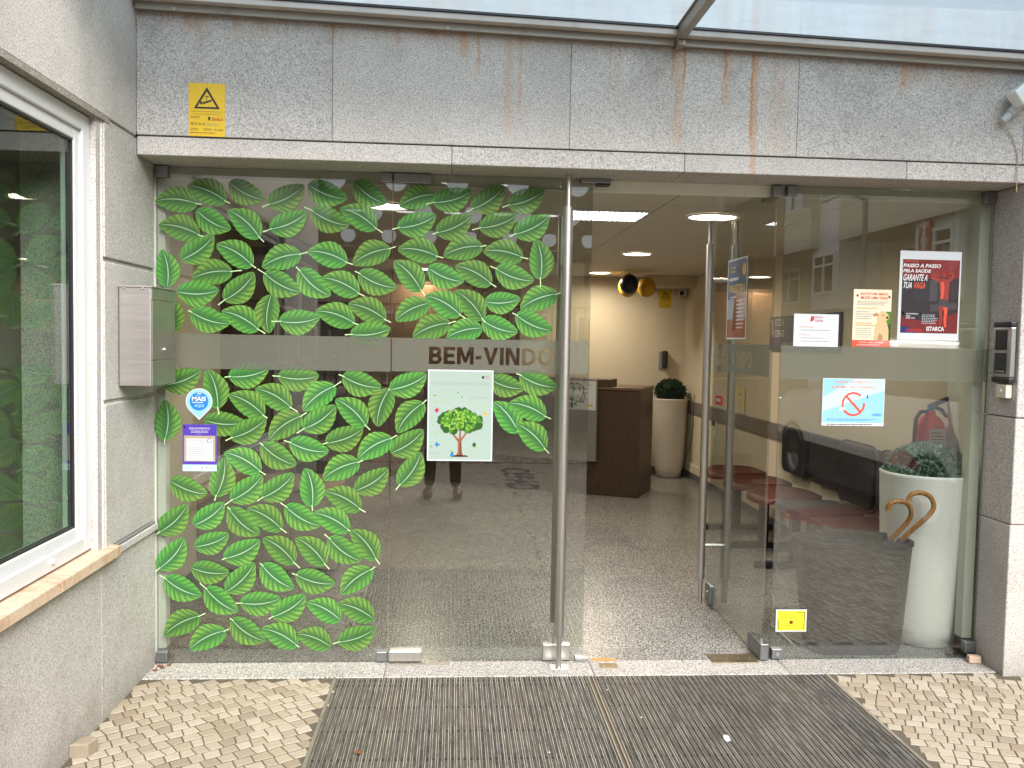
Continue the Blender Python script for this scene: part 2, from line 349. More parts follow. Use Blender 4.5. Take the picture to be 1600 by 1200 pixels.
# ---------------------------------------------------------------- flat printed sheets
def text_geo(s, bold=0.):
    cu = bpy.data.curves.new('t', 'FONT'); cu.body = s; cu.size = 1; cu.offset = bold; cu.resolution_u = 3
    o = bpy.data.objects.new('t', cu); col.objects.link(o)
    dg = bpy.context.evaluated_depsgraph_get(); me = bpy.data.meshes.new_from_object(o.evaluated_get(dg))
    vs = [tuple(v.co) for v in me.vertices]; fs = [tuple(p.vertices) for p in me.polygons]
    bpy.data.objects.remove(o); bpy.data.curves.remove(cu); bpy.data.meshes.remove(me)
    return vs, fs
class Sheet:
    """a printed sheet: u to the right, v up, in metres; n points to the reader"""
    def __init__(s, org, ex, ez, w, h, sub=.00035):
        s.o = Vector(org); s.ex = Vector(ex).normalized(); s.ez = Vector(ez).normalized(); s.nn = s.ex.cross(s.ez).normalized()
        s.w, s.h, s.k = w, h, sub; s.lay = 0; s.mb = MB(); s.mats = []
    def P(s, u, v, l): return s.o + s.ex * u * s.w + s.ez * v * s.h + s.nn * (.0003 + s.k * l)
    def mi(s, m):
        if m not in s.mats: s.mats.append(m)
        return s.mats.index(m)
    def poly(s, pts, m, l=1): s.mb.add([s.P(u, v, l) for u, v in pts], [tuple(range(len(pts)))], s.mi(m)); return s
    def rect(s, u0, v0, u1, v1, m, l=1): return s.poly([(u0, v0), (u1, v0), (u1, v1), (u0, v1)], m, l)
    def disc(s, u, v, r, m, l=1, n=28, ry=None):
        a = s.w / s.h
        return s.poly([(u + r * math.cos(2 * math.pi * i / n), v + (ry if ry else r * a) * math.sin(2 * math.pi * i / n)) for i in range(n)], m, l)
    def text(s, body, u0, v0, u1, v1, m, l=2, bold=0., slant=0.):
        vs, fs = text_geo(body, bold); xs = [v[0] for v in vs]; ys = [v[1] for v in vs]
        a, b, c, d = min(xs), max(xs), min(ys), max(ys)
        P = []
        for v in vs:
            fu = (v[0] - a) / (b - a); fv = (v[1] - c) / (d - c)
            P.append(s.P(u0 + (u1 - u0) * fu + slant * fv, v0 + (v1 - v0) * fv, l))
        s.mb.add(P, fs, s.mi(m)); return s
    def lines(s, u0, v0, u1, v1, n, m, l=2, seed=1, fill=.38):
        """lines of print too small to read"""
        rr = random.Random(seed); dv = (v1 - v0) / n
        for i in range(n):
            u = u0; end = u0 + (u1 - u0) * rr.uniform(.75, 1.)
            while u < end:
                wd = rr.uniform(.025, .07) * (u1 - u0) * 1.6
                s.rect(u, v1 - (i + .5 + fill / 2) * dv, min(u + wd, end), v1 - (i + .5 - fill / 2) * dv, m, l); u += wd + .012
        return s
    def build(s, name, label, cat, paper, curl=0., group=None, parent=None, thick=.0003):
        nx = 8; mb = MB()
        a, b, c, d = (s.o + s.nn * 0, s.o + s.ex * s.w, s.o + s.ex * s.w + s.ez * s.h, s.o + s.ez * s.h)
        f = [v + s.nn * .0003 for v in (a, b, c, d)]; bk = [v - s.nn * thick for v in (a, b, c, d)]
        mb.add(f + bk, [(0, 1, 2, 3), (7, 6, 5, 4), (0, 4, 5, 1), (1, 5, 6, 2), (2, 6, 7, 3), (3, 7, 4, 0)])
        o = mb.build(name, paper, parent, fix=False)
        if label: tag(o, label, cat, group)
        if s.mb.v: s.mb.build('print', s.mats, o, fix=False)
        return o
LEAVES = [
(0.001,2.094,0.2,2.084),(0.141,2.166,0.326,2.093),(0.478,2.108,0.323,2.184),(0.017,1.99,0.214,1.941),(0.332,1.972,0.181,2.055),(0.321,2.063,0.477,1.926),
(0.26,1.947,0.111,1.832),(0.27,1.91,0.444,1.807),(0.655,2.178,0.474,2.078),(0.846,2.123,0.669,2.185),(1.02,2.106,0.874,2.202),(0.67,2.06,0.473,1.965),
(0.859,2.005,0.653,2.083),(0.816,2.086,1.005,1.981),(0.671,1.89,0.872,1.834),(0.468,1.813,0.67,1.884),(0.871,1.836,1.062,1.918),(0.035,1.879,0.054,1.709),
(0.158,1.752,0.38,1.797),(0.281,1.701,0.095,1.693),(0.438,1.784,0.281,1.638),(0.329,1.551,0.14,1.61),(0.292,1.613,0.486,1.515),(0.497,1.514,0.512,1.69),
(0.063,1.674,0.068,1.503),(0.643,1.7,0.447,1.801),(0.774,1.685,0.619,1.815),(0.734,1.773,0.927,1.692),(1.071,1.729,0.886,1.8),(0.73,1.59,0.516,1.566),
(0.708,1.622,0.903,1.561),(0.855,1.658,1.048,1.575),(1.048,1.545,0.839,1.512),(1.076,2.101,1.243,2.158),(1.407,2.175,1.202,2.111),(1.556,2.203,1.388,2.082),
(1.248,2.062,1.05,1.994),(1.412,2.067,1.23,1.975),(1.075,1.909,1.284,1.873),(1.28,1.884,1.475,1.934),(1.462,1.91,1.669,1.879),(1.616,2.073,1.41,2),
(1.74,2.189,1.547,2.107),(1.765,2.075,1.582,1.975),(1.708,1.968,1.73,1.754),(1.059,1.855,1.201,1.702),(1.377,1.764,1.21,1.827),(1.337,1.84,1.522,1.749),
(1.337,1.727,1.479,1.583),(1.203,1.702,1.387,1.601),(1.066,1.586,1.221,1.666),(1.145,1.511,1.338,1.586),(1.298,1.51,1.465,1.557),(1.697,1.775,1.495,1.838),
(1.638,1.693,1.472,1.677),(1.628,1.538,1.46,1.594),(1.635,1.649,1.824,1.728),(1.787,1.549,1.6,1.628),(0.204,1.341,0.005,1.261),(0.232,1.349,0.282,1.147),
(0.504,1.354,0.307,1.312),(0.047,1.207,0.041,1.004),(0.326,1.238,0.494,1.133),(0.396,1.108,0.215,1.117),(0.494,1.128,0.309,1.023),(0.442,1.267,0.633,1.162),
(0.306,0.974,0.49,0.873),(0.627,0.914,0.459,1.018),(0.728,1.324,0.517,1.321),(0.654,1.168,0.824,1.302),(1.008,1.274,0.811,1.333),(0.803,1.223,0.957,1.085),
(0.988,1.097,1.046,1.278),(0.502,1.033,0.668,1.157),(0.805,1.19,0.631,1.063),(0.929,1.087,0.74,1.011),(0.774,0.978,0.57,1.028),(0.902,0.949,1.079,1.059),
(1.215,1.339,1.044,1.267),(1.079,1.072,1.213,1.225),(1.204,1.083,1.051,0.974),(1.194,0.981,1.078,0.802),(1.664,1.279,1.499,1.324),(1.815,1.287,1.621,1.351),
(1.593,1.217,1.79,1.144),(1.523,1.221,1.649,1.064),(1.628,1.122,1.788,0.981),(0.231,0.779,0.064,0.842),(0.309,0.948,0.263,0.75),(0.478,0.869,0.311,0.732),
(0.144,0.731,0.003,0.593),(0.308,0.741,0.169,0.637),(0.462,0.592,0.318,0.723),(0.408,0.719,0.587,0.606),(0.329,0.597,0.172,0.539),(0.618,0.877,0.451,0.748),
(0.672,0.906,0.702,0.708),(0.745,0.855,0.929,0.943),(1.046,0.903,0.892,0.8),(0.756,0.799,0.941,0.704),(0.737,0.634,0.557,0.741),(0.706,0.701,0.876,0.612),
(0.131,0.578,0.003,0.424),(0.469,0.568,0.293,0.478),(0.33,0.419,0.157,0.443),(0.443,0.465,0.312,0.329),(0.204,0.31,0.021,0.405),(0.367,0.236,0.196,0.37),
(0.036,0.133,0.222,0.235),(0.149,0.067,0.325,0.159),(0.49,0.098,0.328,0.211),(0.561,0.298,0.354,0.277),(0.617,0.343,0.464,0.465),(0.474,0.164,0.643,0.076),
(0.48,0.583,0.647,0.444),(0.629,0.584,0.78,0.439),(0.923,0.472,0.755,0.598),(0.877,0.623,1.008,0.464),(0.806,0.366,0.609,0.416),(0.831,0.321,0.989,0.45),
(0.675,0.315,0.506,0.204),(0.678,0.284,0.834,0.197),(0.817,0.279,0.986,0.202),(0.629,0.138,0.791,0.073),(0.995,0.159,0.8,0.087),
]
# ================================================================ THE SETTING
W = 3.90            # right end of the glass front (left end is x = 0)
H = 2.25            # underside of the lintel
YF = -.22           # front face of lintel and pillar
XP = 3.885

# ---- ground: calcada pavement
def m_sand():
    t = NT('joint_sand'); p = t.pos(); n = t.noise(60, 4, .6, p)
    return t.done(t.bsdf(t.mix(n, (.07, .058, .043), (.14, .115, .085)), .95, 0., .2, t.bump(n, .5, .004)))
SAND = m_sand()
def m_lime():
    t = NT('limestone_sett'); p = t.pos(); r = t.rnd()
    at = t.n('Attribute', attribute_name='tone').outputs['Fac']
    k = t.m('FRACT', t.m('ADD', t.m('MULTIPLY', r, 13.), at))
    c = t.ramp(k, [(0., (.24, .195, .14)), (.25, (.32, .265, .195)), (.5, (.36, .31, .235)), (.78, (.4, .35, .28)), (1., (.27, .225, .17))])
    n = t.noise(45, 4, .65, p); c = t.mix(t.m('MULTIPLY', t.ss(n, .48, .72), .45), c, (.3, .22, .13))
    c = t.mix(t.m('MULTIPLY', t.ss(t.noise(160, 2, .5, p), .55, .7), .3), c, (.52, .47, .4))
    big = t.ss(t.noise(1.3, 4, .6, p), .42, .68); c = t.mix(t.m('MULTIPLY', big, .35), c, (.3, .24, .17))
    spot = t.m('MULTIPLY', t.ss(t.voro(3.6, p), .055, .03), t.ss(t.noise(30, 2, .5, p), .4, .5)); c = t.mix(t.m('MULTIPLY', spot, .75), c, (.07, .05, .04))
    return t.done(t.bsdf(c, t.m('MULTIPLY_ADD', n, .3, .45), 0., .35, t.bump(n, .5, .003)))
LIME = m_lime()
def m_basalt():
    t = NT('basalt_sett'); n = t.noise(50, 3, .6, t.pos()); return t.done(t.bsdf(t.mix(n, (.035, .035, .04), (.08, .08, .085)), .7, 0., .4, t.bump(n, .4, .003)))
BASALT = m_basalt()
def m_redsett():
    t = NT('red_sett'); n = t.noise(50, 3, .6, t.pos()); return t.done(t.bsdf(t.mix(n, (.3, .09, .07), (.42, .17, .13)), .7, 0., .3, t.bump(n, .4, .003)))
REDSETT = m_redsett()

def ground_mat():
    t = NT('far_setts'); p = t.pos(); vv = t.scale(p, (13, 13, 0))
    e = t.voro(1., vv, 'DISTANCE_TO_EDGE', 'Distance', .6); cc = t.sep(t.voro(1., vv, 'F1', 'Color', .6))
    c = t.ramp(cc[0], [(0., (.34, .28, .2)), (.5, (.46, .39, .28)), (1., (.54, .47, .36))])
    c = t.mix(t.ss(e, .09, .02), c, (.14, .11, .08))
    return t.done(t.bsdf(c, .75, 0., .3, t.bump(t.ss(e, 0., .1), .6, .01)))
ground = MB().box(-60, 60, -75, 12, -.6, -.03).build('ground', ground_mat()); tag(ground, kind='structure')
pavement = MB().box(-.9, 6.6, -6.6, -.0, -.029, -.0034).build('pavement', SAND); tag(pavement, kind='structure')

GX0, GX1, GY0, GY1 = .835, 3.065, -1.62, -.182      # pit of the entrance grating
rr = random.Random(11)
# black lettering laid into the pavement further out, seen mirrored in the door
LET = None
def letter_cells():
    vs, fs = text_geo('CEFAD', .03)
    xs = [v[0] for v in vs]; ys = [v[1] for v in vs]; a, b, c, d = min(xs), max(xs), min(ys), max(ys)
    # runs along -y, letters 0.32 m tall across x
    tri = []
    for f in fs:
        tri.append([(1.90 + .34 * (vs[i][1] - c) / (d - c), -6.1 + 1.46 * (vs[i][0] - a) / (b - a)) for i in f])
    return tri
LTRI = letter_cells()
def inside(p, poly):
    x, y = p; r = False; n = len(poly)
    for i in range(n):
        x1, y1 = poly[i]; x2, y2 = poly[(i + 1) % n]
        if (y1 > y) != (y2 > y) and x < (x2 - x1) * (y - y1) / (y2 - y1) + x1: r = not r
    return r
cand = []
def lay(ang, ok, cx, cy):
    """running-bond courses of small setts; neighbours share their jittered corners, so the joints stay tight"""
    ca, sa = math.cos(ang), math.sin(ang); rows = 92
    W_ = lambda u, v: (cx + u * ca - v * sa, cy + u * sa + v * ca)
    ph = [rr.uniform(0, 6.28) for _ in range(2 * rows + 2)]
    def edge(i, u): return i * .0585 + .05 * math.sin(u * 1.5 + .3) + .0022 * math.sin(u * 23 + ph[i + rows]) + .0012 * math.sin(u * 57 + 2 * ph[i + rows])
    for i in range(-rows, rows):
        u = -5.3 + rr.uniform(0, .05)
        tl = rr.uniform(-.0045, .0045)
        while u < 5.3:
            w = rr.uniform(.042, .068); tr = rr.uniform(-.0045, .0045)
            c = [(u - tl, edge(i, u)), (u + w - tr, edge(i, u + w)), (u + w + tr, edge(i + 1, u + w)), (u + tl, edge(i + 1, u))]
            m = (sum(p[0] for p in c) / 4, sum(p[1] for p in c) / 4); x, y = W_(*m)
            if -.02 < x < 6.5 and -6.5 < y < -.16 and ok(x, y):
                g = rr.uniform(.0017, .003); gv = g * 1.6; q = []
                for px, py in c:
                    dx, dy = px - m[0], py - m[1]; q.append(W_(m[0] + dx - math.copysign(g, dx), m[1] + dy - math.copysign(gv, dy)))
                cand.append((x, y, q))
            u += w; tl = tr
xmid = (GX0 + GX1) / 2
def okL(x, y): return x > .0 and not (GX0 - .012 < x and y > GY0 - .02) and x < xmid and y < -.2
def okR(x, y): return not (x < GX1 + .02 and y > GY0 - .02) and x >= xmid and y < -.2 and not (x > XP - .02 and y > YF - .03)
lay(R(33), okL, .4, -2); lay(R(-19), okR, 4, -2)
def in_view(x, y):
    d = Vector((x, y, 0)) - CAM; z = d.dot(_f)
    if z <= .1: return -1
    px = 800 + F_PX * d.dot(CR) / z; py = 600 - F_PX * d.dot(CU) / z
    return 1 / z if -25 < px < 1625 and py < 1225 else -1
cand = sorted(((in_view(x, y), x, y, q) for x, y, q in cand), key=lambda c: -c[0])
def sett(x, y, q):
    n = 4; dz = rr.uniform(-.0008, .0004); tilt = (rr.uniform(-.012, .012), rr.uniform(-.012, .012))
    zt = lambda a, b: dz + tilt[0] * (a - x) + tilt[1] * (b - y)
    t1 = [(x + (a - x) * .955, y + (b - y) * .955) for a, b in q]; t2 = [(x + (a - x) * .86, y + (b - y) * .86) for a, b in q]
    vs = [(a, b, -.02) for a, b in q] + [(a, b, zt(a, b) - .0016) for a, b in q] + [(a, b, zt(a, b) - .0004) for a, b in t1] + [(a, b, zt(a, b)) for a, b in t2]
    fs = [(r_ * n + k, r_ * n + (k + 1) % n, (r_ + 1) * n + (k + 1) % n, (r_ + 1) * n + k) for r_ in range(3) for k in range(n)] + [tuple(range(3 * n, 4 * n))]
    return vs, fs
rest = MB(); tones = []; blk = MB(); red = MB(); nobj = 0
for sc_, x, y, q in cand:
    vs, fs = sett(x, y, q)
    if nobj < 296 and sc_ > 0:
        vs = [(a - x, b - y, c) for a, b, c in vs]; me = MB().add(vs, fs).mesh('paving_stone', LIME); at = me.attributes.new('tone', 'FLOAT', 'POINT'); at.data.foreach_set('value', [0.] * len(vs))
        o = link('paving_stone', me, pavement); o.location = (x, y, 0); nobj += 1; continue
    tgt = rest
    if 1.85 < x < 2.3 and -6.2 < y < -4.55 and any(inside((x, y), t_) for t_ in LTRI): tgt = blk
    elif ((x - 4.9) / .65) ** 2 + ((y + 3.35) / .5) ** 2 < 1: tgt = red
    tgt.add(vs, fs)
    if tgt is rest: tones += [rr.random()] * len(vs)
o = rest.build('paving_stones', LIME, pavement, fix=False); tag(o, kind='stuff')
at = o.data.attributes.new('tone', 'FLOAT', 'POINT'); at.data.foreach_set('value', tones)
if blk.v: tag(blk.build('black_letter_stones', BASALT, pavement, fix=False), kind='stuff')
if red.v: tag(red.build('red_paving_stones', REDSETT, pavement, fix=False), kind='stuff')

# ---- interior floor, ceiling, walls
XL, XR, YB = -.23, 4.0, 5.85
floor = MB().box(XL - .1, XR + .1, .001, YB + .1, -.05, -.004).build('floor', simple('tile_grout', (.06, .055, .05), .8)); tag(floor, kind='structure')
for i in range(-1, 11):
    for j in range(0, 14):
        x0, y0 = .18 + (i - 1) * .42 + .0, .165 + j * .42 - .42 + .0
        x1, y1 = x0 + .4185, y0 + .4185; x0 = max(x0, XL); x1 = min(x1, XR); y0 = max(y0, .0015); y1 = min(y1, YB)
        if x1 - x0 < .02 or y1 - y0 < .02: continue
        me = MB().box(x0, x1, y0, y1, -.004, 0).build('floor_tile', G_FLOOR, floor)
step = thing('threshold', 'long grey granite threshold slab running under the whole glass front', 'threshold', (1.95, -.09, 0))
for x0, x1 in ((.0, 1.045), (1.047, 1.99), (1.992, 2.9), (2.902, XP)):
    MB().box(x0 + .0, x1, -.18, 0., -.05, .001).build('granite_slab', G_STEP, step, bevel=.003, seg=1)

ceiling = MB().box(XL - .05, XR + .05, .02, YB + .05, 2.275, 2.33).build('ceiling', simple('ceiling_void', (.1, .09, .08), .8)); tag(ceiling, kind='structure')
LAMPS = [(2.807, 1.03, .118), (2.851, 3.21, .118), (2.883, 5.25, .118), (.955, .98, .118), (.98, 3.2, .118), (1.0, 5.3, .118)]
LV = (1.99, 2.42, .90, 1.24)
ys = [.02, .656, 1.359, 2.06, 2.823, 3.53, 4.24, 4.95, YB]; xs = [XL, .62, 1.5, 2.46, 3.4, XR]
for j in range(len(ys) - 1):
    for i in range(len(xs) - 1):
        MB().box(xs[i] + .003, xs[i + 1] - .003, ys[j] + .003, ys[j + 1] - .003, 2.25, 2.268).build('ceiling_tile', CEIL, ceiling)
for j in ys[1:-1]: MB().box(XL, XR, j - .0028, j + .0028, 2.256, 2.27).build('ceiling_rail', simple('ceiling_rail', (.62, .58, .5), .5), ceiling)
def swall(name, *b, mat=CREAM):
    o = MB().box(*b).build(name, mat); tag(o, kind='structure'); return o
wb = swall('wall_back', XL - .1, XR + .1, YB, YB + .1, 0, 2.32)
wr = swall('wall_right', XR, XR + .1, .02, YB, 0, 2.32)
wl = swall('wall_left', XL - .1, XL, .02, YB, 0, 2.32)
box('jamb', JAMB, wl, XL, -.0, .02, .115, .004, 2.249)
box('jamb', JAMB, wr, 3.925, XR, .02, .045, .004, 2.249); box('jamb_lining', JAMB, wr, XR - .014, XR, .046, .5, .18, 2.249)
box('jamb_post', JAMB, wr, 3.834, 3.884, .03, .09, .09, 2.249, .002); box('jamb_post', JAMB, wl, .002, .036, .03, .09, .06, 2.249, .002); box('lintel_face', JAMB, ceiling, 0, 3.9, .035, .07, 2.2, 2.2495)
GREYW = simple('grey_skirting', (.12, .12, .125), .5); RAIL = simple('grey_chair_rail', (.17, .145, .125), .5)
box('skirting', GREYW, wr, XR - .012, XR, .35, YB, 0, .075); box('skirting', GREYW, wb, XL, XR - .012, YB - .012, YB, 0, .075); box('skirting', GREYW, wl, XL, XL + .012, .12, YB, 0, .075)
box('skirting_cap', CREAM, wr, XR - .02, XR, .35, YB, .0755, .17, .004)
box('chair_rail', RAIL, wr, XR - .018, XR, .36, YB - .1, .73, .862, .003)
box('ceiling_bulkhead', CREAM, wb, 3.45, XR, 5.45, YB - .001, 2.13, 2.249)

def lamp_light(x, y, z, r, e, c=(1., .86, .66)):
    ld = bpy.data.lights.new('lamp', 'AREA'); ld.shape = 'DISK'; ld.size = 2 * r; ld.energy = e; ld.color = c; ld.spread = R(165)
    o = bpy.data.objects.new('lamp_light', ld); col.objects.link(o); o.location = (x, y, z); return o
t = NT('lit_diffuser'); em = t.n('Emission'); em.inputs['Color'].default_value = (1, .86, .66, 1); em.inputs['Strength'].default_value = 5.; LIT = t.done(em.outputs[0])
t = NT('lit_tube'); em = t.n('Emission'); em.inputs['Color'].default_value = (.95, .97, 1, 1); em.inputs['Strength'].default_value = 3.2; LITW = t.done(em.outputs[0])
lab = ['round lit ceiling downlight just inside the open door', 'round lit ceiling downlight halfway back above the entrance aisle', 'round lit ceiling downlight farthest back, near the balloons', 'lit ceiling downlight behind the leaf stickers near the front glass',
       'lit ceiling downlight behind the leaf stickers halfway into the room', 'lit ceiling downlight behind the leaf stickers near the back wall']
for i, (x, y, r) in enumerate(LAMPS):
    th = thing('ceiling_lamp', lab[i], 'ceiling lamp', (x, y, 2.25), 'round downlights in the ceiling')
    MB().lathe([(r + .012, 2.2495), (r + .012, 2.243), (r - .004, 2.2395), (r - .006, 2.245)], (x, y, 0), 32).build('trim_ring', WHITE, th)
    MB().lathe([(r - .004, 2.2455), (r * .6, 2.2425), (.0005, 2.2415)], (x, y, 0), 32).build('diffuser', LIT, th)
    l = lamp_light(x, y, 2.236, r * .9, 2.7); l.parent = th; l.matrix_parent_inverse = Matrix.Translation((-x, -y, -2.25)); l.name = 'lamp_light'
th = thing('louvre_lamp', 'rectangular lit grid ceiling lamp beside the upright door pole', 'ceiling lamp', (2.2, 1.07, 2.25))
x0, x1, y0, y1 = LV
MB().box(x0, x1, y0, y1, 2.246, 2.2485).build('reflector', LITW, th)
fr = MB()
for a, b, c, d in ((x0 - .012, x0, y0 - .012, y1 + .012), (x1, x1 + .012, y0 - .012, y1 + .012), (x0, x1, y0 - .012, y0), (x0, x1, y1, y1 + .012)): fr.box(a, b, c, d, 2.236, 2.2495)
fr.build('lamp_frame', PVC, th)
for k in range(1, 14): box('louvre', PVC, th, x0 + k * (x1 - x0) / 14 - .003, x0 + k * (x1 - x0) / 14 + .003, y0, y1, 2.232, 2.245)
for k in range(1, 4): box('louvre', PVC, th, x0, x1, y0 + k * (y1 - y0) / 4 - .004, y0 + k * (y1 - y0) / 4 + .004, 2.2325, 2.2455)
l = lamp_light(2.2, 1.07, 2.225, .15, 2, (.95, .97, 1)); l.parent = th; l.matrix_parent_inverse = Matrix.Translation((-2.2, -1.07, -2.25))

# ================================================================ THE FACADE
lint = thing('stone_lintel', 'rust-streaked grey granite lintel wall across the top of the glass front', 'lintel wall', (1.95, YF, H))
jx = [0, .807, 1.819, 2.823, 3.86, 4.9, 5.9]
for i in range(6):
    MB().box(jx[i] + .0007, jx[i + 1] - .0007, YF + .0004 * (i % 2), YF + .05, 2.3325, 3.0).build('granite_slab', G_LINTEL, lint, bevel=.002, seg=1)
jx2 = [0, 1.314, 2.327, 3.33, 4.3, 5.3]
for i in range(5):
    MB().box(jx2[i] + .0008, jx2[i + 1] - .0008, YF + .004, .03, H, 2.327).build('granite_slab', G_LINTEL, lint, bevel=.003, seg=1)
MB().box(-.0, 5.9, YF + .028, YF + .2, 2.327, 3.15).build('backing', simple('dark_joint', (.19, .175, .155), .9), lint)
MB().box(-.3, 5.9, -.03, .25, 2.34, 3.2).build('rear_wall', CREAM, lint)

pil = thing('stone_pillar', 'grey granite pillar at the right end of the glass front', 'pillar', (4.4, YF, 0))
pz = [0, .58, .6, 1.18, 1.19, 2.247]
for i, (a, b) in enumerate(((-.02, .70), (.703, 1.19), (1.194, 2.2485))):
    MB().box(XP + .001 * i, 5.6, YF - .002 * i, .02, a, b).build('granite_panel', G_PILLAR, pil, bevel=.006, seg=2)
MB().box(5.6, 5.95, YF, .1, -.02, 3.0).build('granite_panel', G_PILLAR, pil)

wall = thing('side_wall', 'pale granite-clad side wall on the left with grooved joints', 'wall', (0, -1.5, 0))
def gp(y0, y1, z0, z1, x=-.06, xf=0., bevel=.004): return MB().box(x, xf, y0, y1, z0, z1).build('granite_panel', G_WALL, wall, bevel=bevel, seg=2)
ZW0, ZW1, YW1 = .655, 2.305, -.60
gp(-2.0, YF + .0, 2.327, 3.4); gp(YF + .001, .0, 2.345, 3.4, xf=-.001) ; gp(-4.6, -2.002, 2.327, 3.4)
gp(-.545, -.0, 1.792, 2.318, xf=-.003); gp(-.545, -.0, 1.24, 1.776, xf=-.0045); gp(-.545, -.0, .662, 1.226, xf=-.003)
gp(-.6, .0, -.02, .618, xf=0.); gp(-1.9, -.6005, -.02, .618); gp(-3.2, -1.9005, -.02, .618); gp(-4.6, -3.2005, -.02, .618)
gp(-4.6, -2.95, .62, 2.325)
MB().box(-.075, -.012, -.60, .0, .6, 2.33).build('groove_backing', G_WALL, wall)
MB().box(-.30, -.062, -4.6, -.0, 2.33, 3.4).build('backing', G_WALL, wall); MB().box(-.30, -.062, -4.6, 0, -.02, .6).build('backing', G_WALL, wall)
MB().box(-.30, -.076, -.575, .0, .6, 2.33).build('backing', G_WALL, wall)
MB().prism([(-.02, -.547), (-.006, -.558), (-.075, -.60), (-.075, -.547)], .66, 2.318, 'z').build('granite_reveal', G_WALL, wall)
MB().box(-.075, .0, -2.95, -.5, 2.306, 2.3265).build('granite_head', G_SHADED, wall)
led = MB().prism([(-.03, .655), (.012, .648), (.014, .622), (-.03, .619)], -.478, -.0, 'y').build('granite_ledge', G_WALL, wall, bevel=.002)
MB().box(-.004, .006, -.55, -.02, .652, .661).build('mortar_bead', simple('mortar', (.2, .19, .18), .9), wall)
def m_marble():
    t = NT('pink_marble'); p = t.pos(); n = t.noise(7, 6, .7, p, 1.5)
    return t.done(t.bsdf(t.ramp(n, [(.3, (.42, .25, .16)), (.48, (.58, .42, .3)), (.6, (.62, .5, .38)), (.75, (.34, .3, .22))]), .4, 0., .4, t.bump(n, .1, .002)))
MARB = m_marble()
for a, b in ((-.485, -1.0), (-1.0015, -1.55), (-1.5515, -2.3), (-2.3015, -3.0)):
    MB().prism([(-.10, .676), (.03, .664), (.033, .625), (-.10, .625)], b, a, 'y').build('window_sill', MARB, wall, bevel=.003)
# window with its frame, glass and handle cap
win = MB()
fy0, fy1, fz0, fz1, fx = -2.9, -.60, .678, 2.303, -.035
def frame(mb, y0, y1, z0, z1, w, xa, xb, mat=0):
    mb.box(xa, xb, y1 - w, y1, z0, z1, mat).box(xa, xb, y0, y0 + w, z0, z1, mat).box(xa, xb, y0 + w, y1 - w, z1 - w, z1, mat).box(xa, xb, y0 + w, y1 - w, z0, z0 + w, mat)
frame(win, fy0, fy1, fz0, fz1, .06, -.095, fx); frame(win, fy0 + .06, fy1 - .06, fz0 + .06, fz1 - .06, .042, -.1, fx - .012)
wo_ = win.build('window', PVC, wall, bevel=.005, seg=3)
gk = MB(); frame(gk, fy0 + .101, fy1 - .101, fz0 + .101, fz1 - .101, .009, -.075, fx - .018); gk.build('gasket', BLACK, wo_)
MB().box(-.068, -.06, fy0 + .105, fy1 - .105, fz0 + .105, fz1 - .105).build('pane', WIN_GLASS, wo_)
MB().tube([(fx, -.93, .712), (fx + .012, -.93, .712)], [.011, .008], 14).build('drain_cap', PVC, wo_)
# the room behind that window
rm = thing('side_room', 'dark room seen through the white framed window on the left', 'room', (-1.5, -1.5, 0))
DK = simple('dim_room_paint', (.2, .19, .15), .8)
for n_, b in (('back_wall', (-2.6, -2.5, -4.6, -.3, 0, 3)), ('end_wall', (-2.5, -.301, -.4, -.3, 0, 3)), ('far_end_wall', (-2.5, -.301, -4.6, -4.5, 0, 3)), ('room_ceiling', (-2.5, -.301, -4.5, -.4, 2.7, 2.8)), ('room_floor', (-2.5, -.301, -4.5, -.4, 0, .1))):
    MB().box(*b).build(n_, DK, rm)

# roof over everything so that the room is closed
rf = MB().box(-2.7, 6.0, .0, YB + .2, 2.35, 2.45).build('flat_roof', simple('roof_felt', (.15, .15, .15), .9)); tag(rf, 'flat grey roof over the entrance hall', 'roof')

# ================================================================ CANOPY
can = thing('glass_canopy', 'glass canopy with grey-brown metal rail over the entrance', 'canopy', (1.95, YF, 2.8))
sl = math.atan((2.737 - 2.837) / 3.85)
CM = Matrix.Translation((0, 0, 2.837)) @ Matrix.Rotation(-sl, 4, 'Y')
def cb(*b, M=CM): return MB().box(*b, M=M)
cb(.004, 2.262, YF - .032, YF - .001, 0, .036).build('rail', BEAM, can, bevel=.002); cb(2.30, 5.8, YF - .032, YF - .001, 0, .036).build('rail', BEAM, can, bevel=.002)
cb(.004, 5.8, YF - .075, YF - .0335, .030, .056).build('front_lip', BEAMP, can, bevel=.003)
cb(.004, 5.8, YF - .082, YF - .01, .0565, .066).build('gasket', BLACK, can)
for a, b in ((.006, 2.262), (2.296, 5.8)): cb(a, b, -1.05, YF - .005, .067, .077).build('canopy_glass_panel', OPAL, can)
ZA = CM @ Vector((2.28, 0, 0))
arm = MB().box(2.262, 2.2955, -1.05, YF - .0335, ZA.z + .012, ZA.z + .062).box(2.252, 2.305, -1.05, YF - .0335, ZA.z + .06, ZA.z + .066)
arm.build('bracket_arm', BEAM, can, bevel=.002)
MB().box(2.264, 2.294, YF - .08, YF - .001, ZA.z - .012, ZA.z + .011).build('bracket_foot', BEAM, can, bevel=.003)
cb(.004, 5.8, -1.08, -1.051, .04, .09).build('outer_rail', BEAM, can)
for px, py in ((272, 14), (700, 44)):
    p = AY(px, py, YF - .033); MB().lathe([(.0001, .007), (.006, .006), (.008, .003), (.008, 0)], (0, 0, 0), 14, M=Matrix.Translation(p) @ Matrix.Rotation(R(90), 4, 'X')).build('bolt', BEAMP, can)

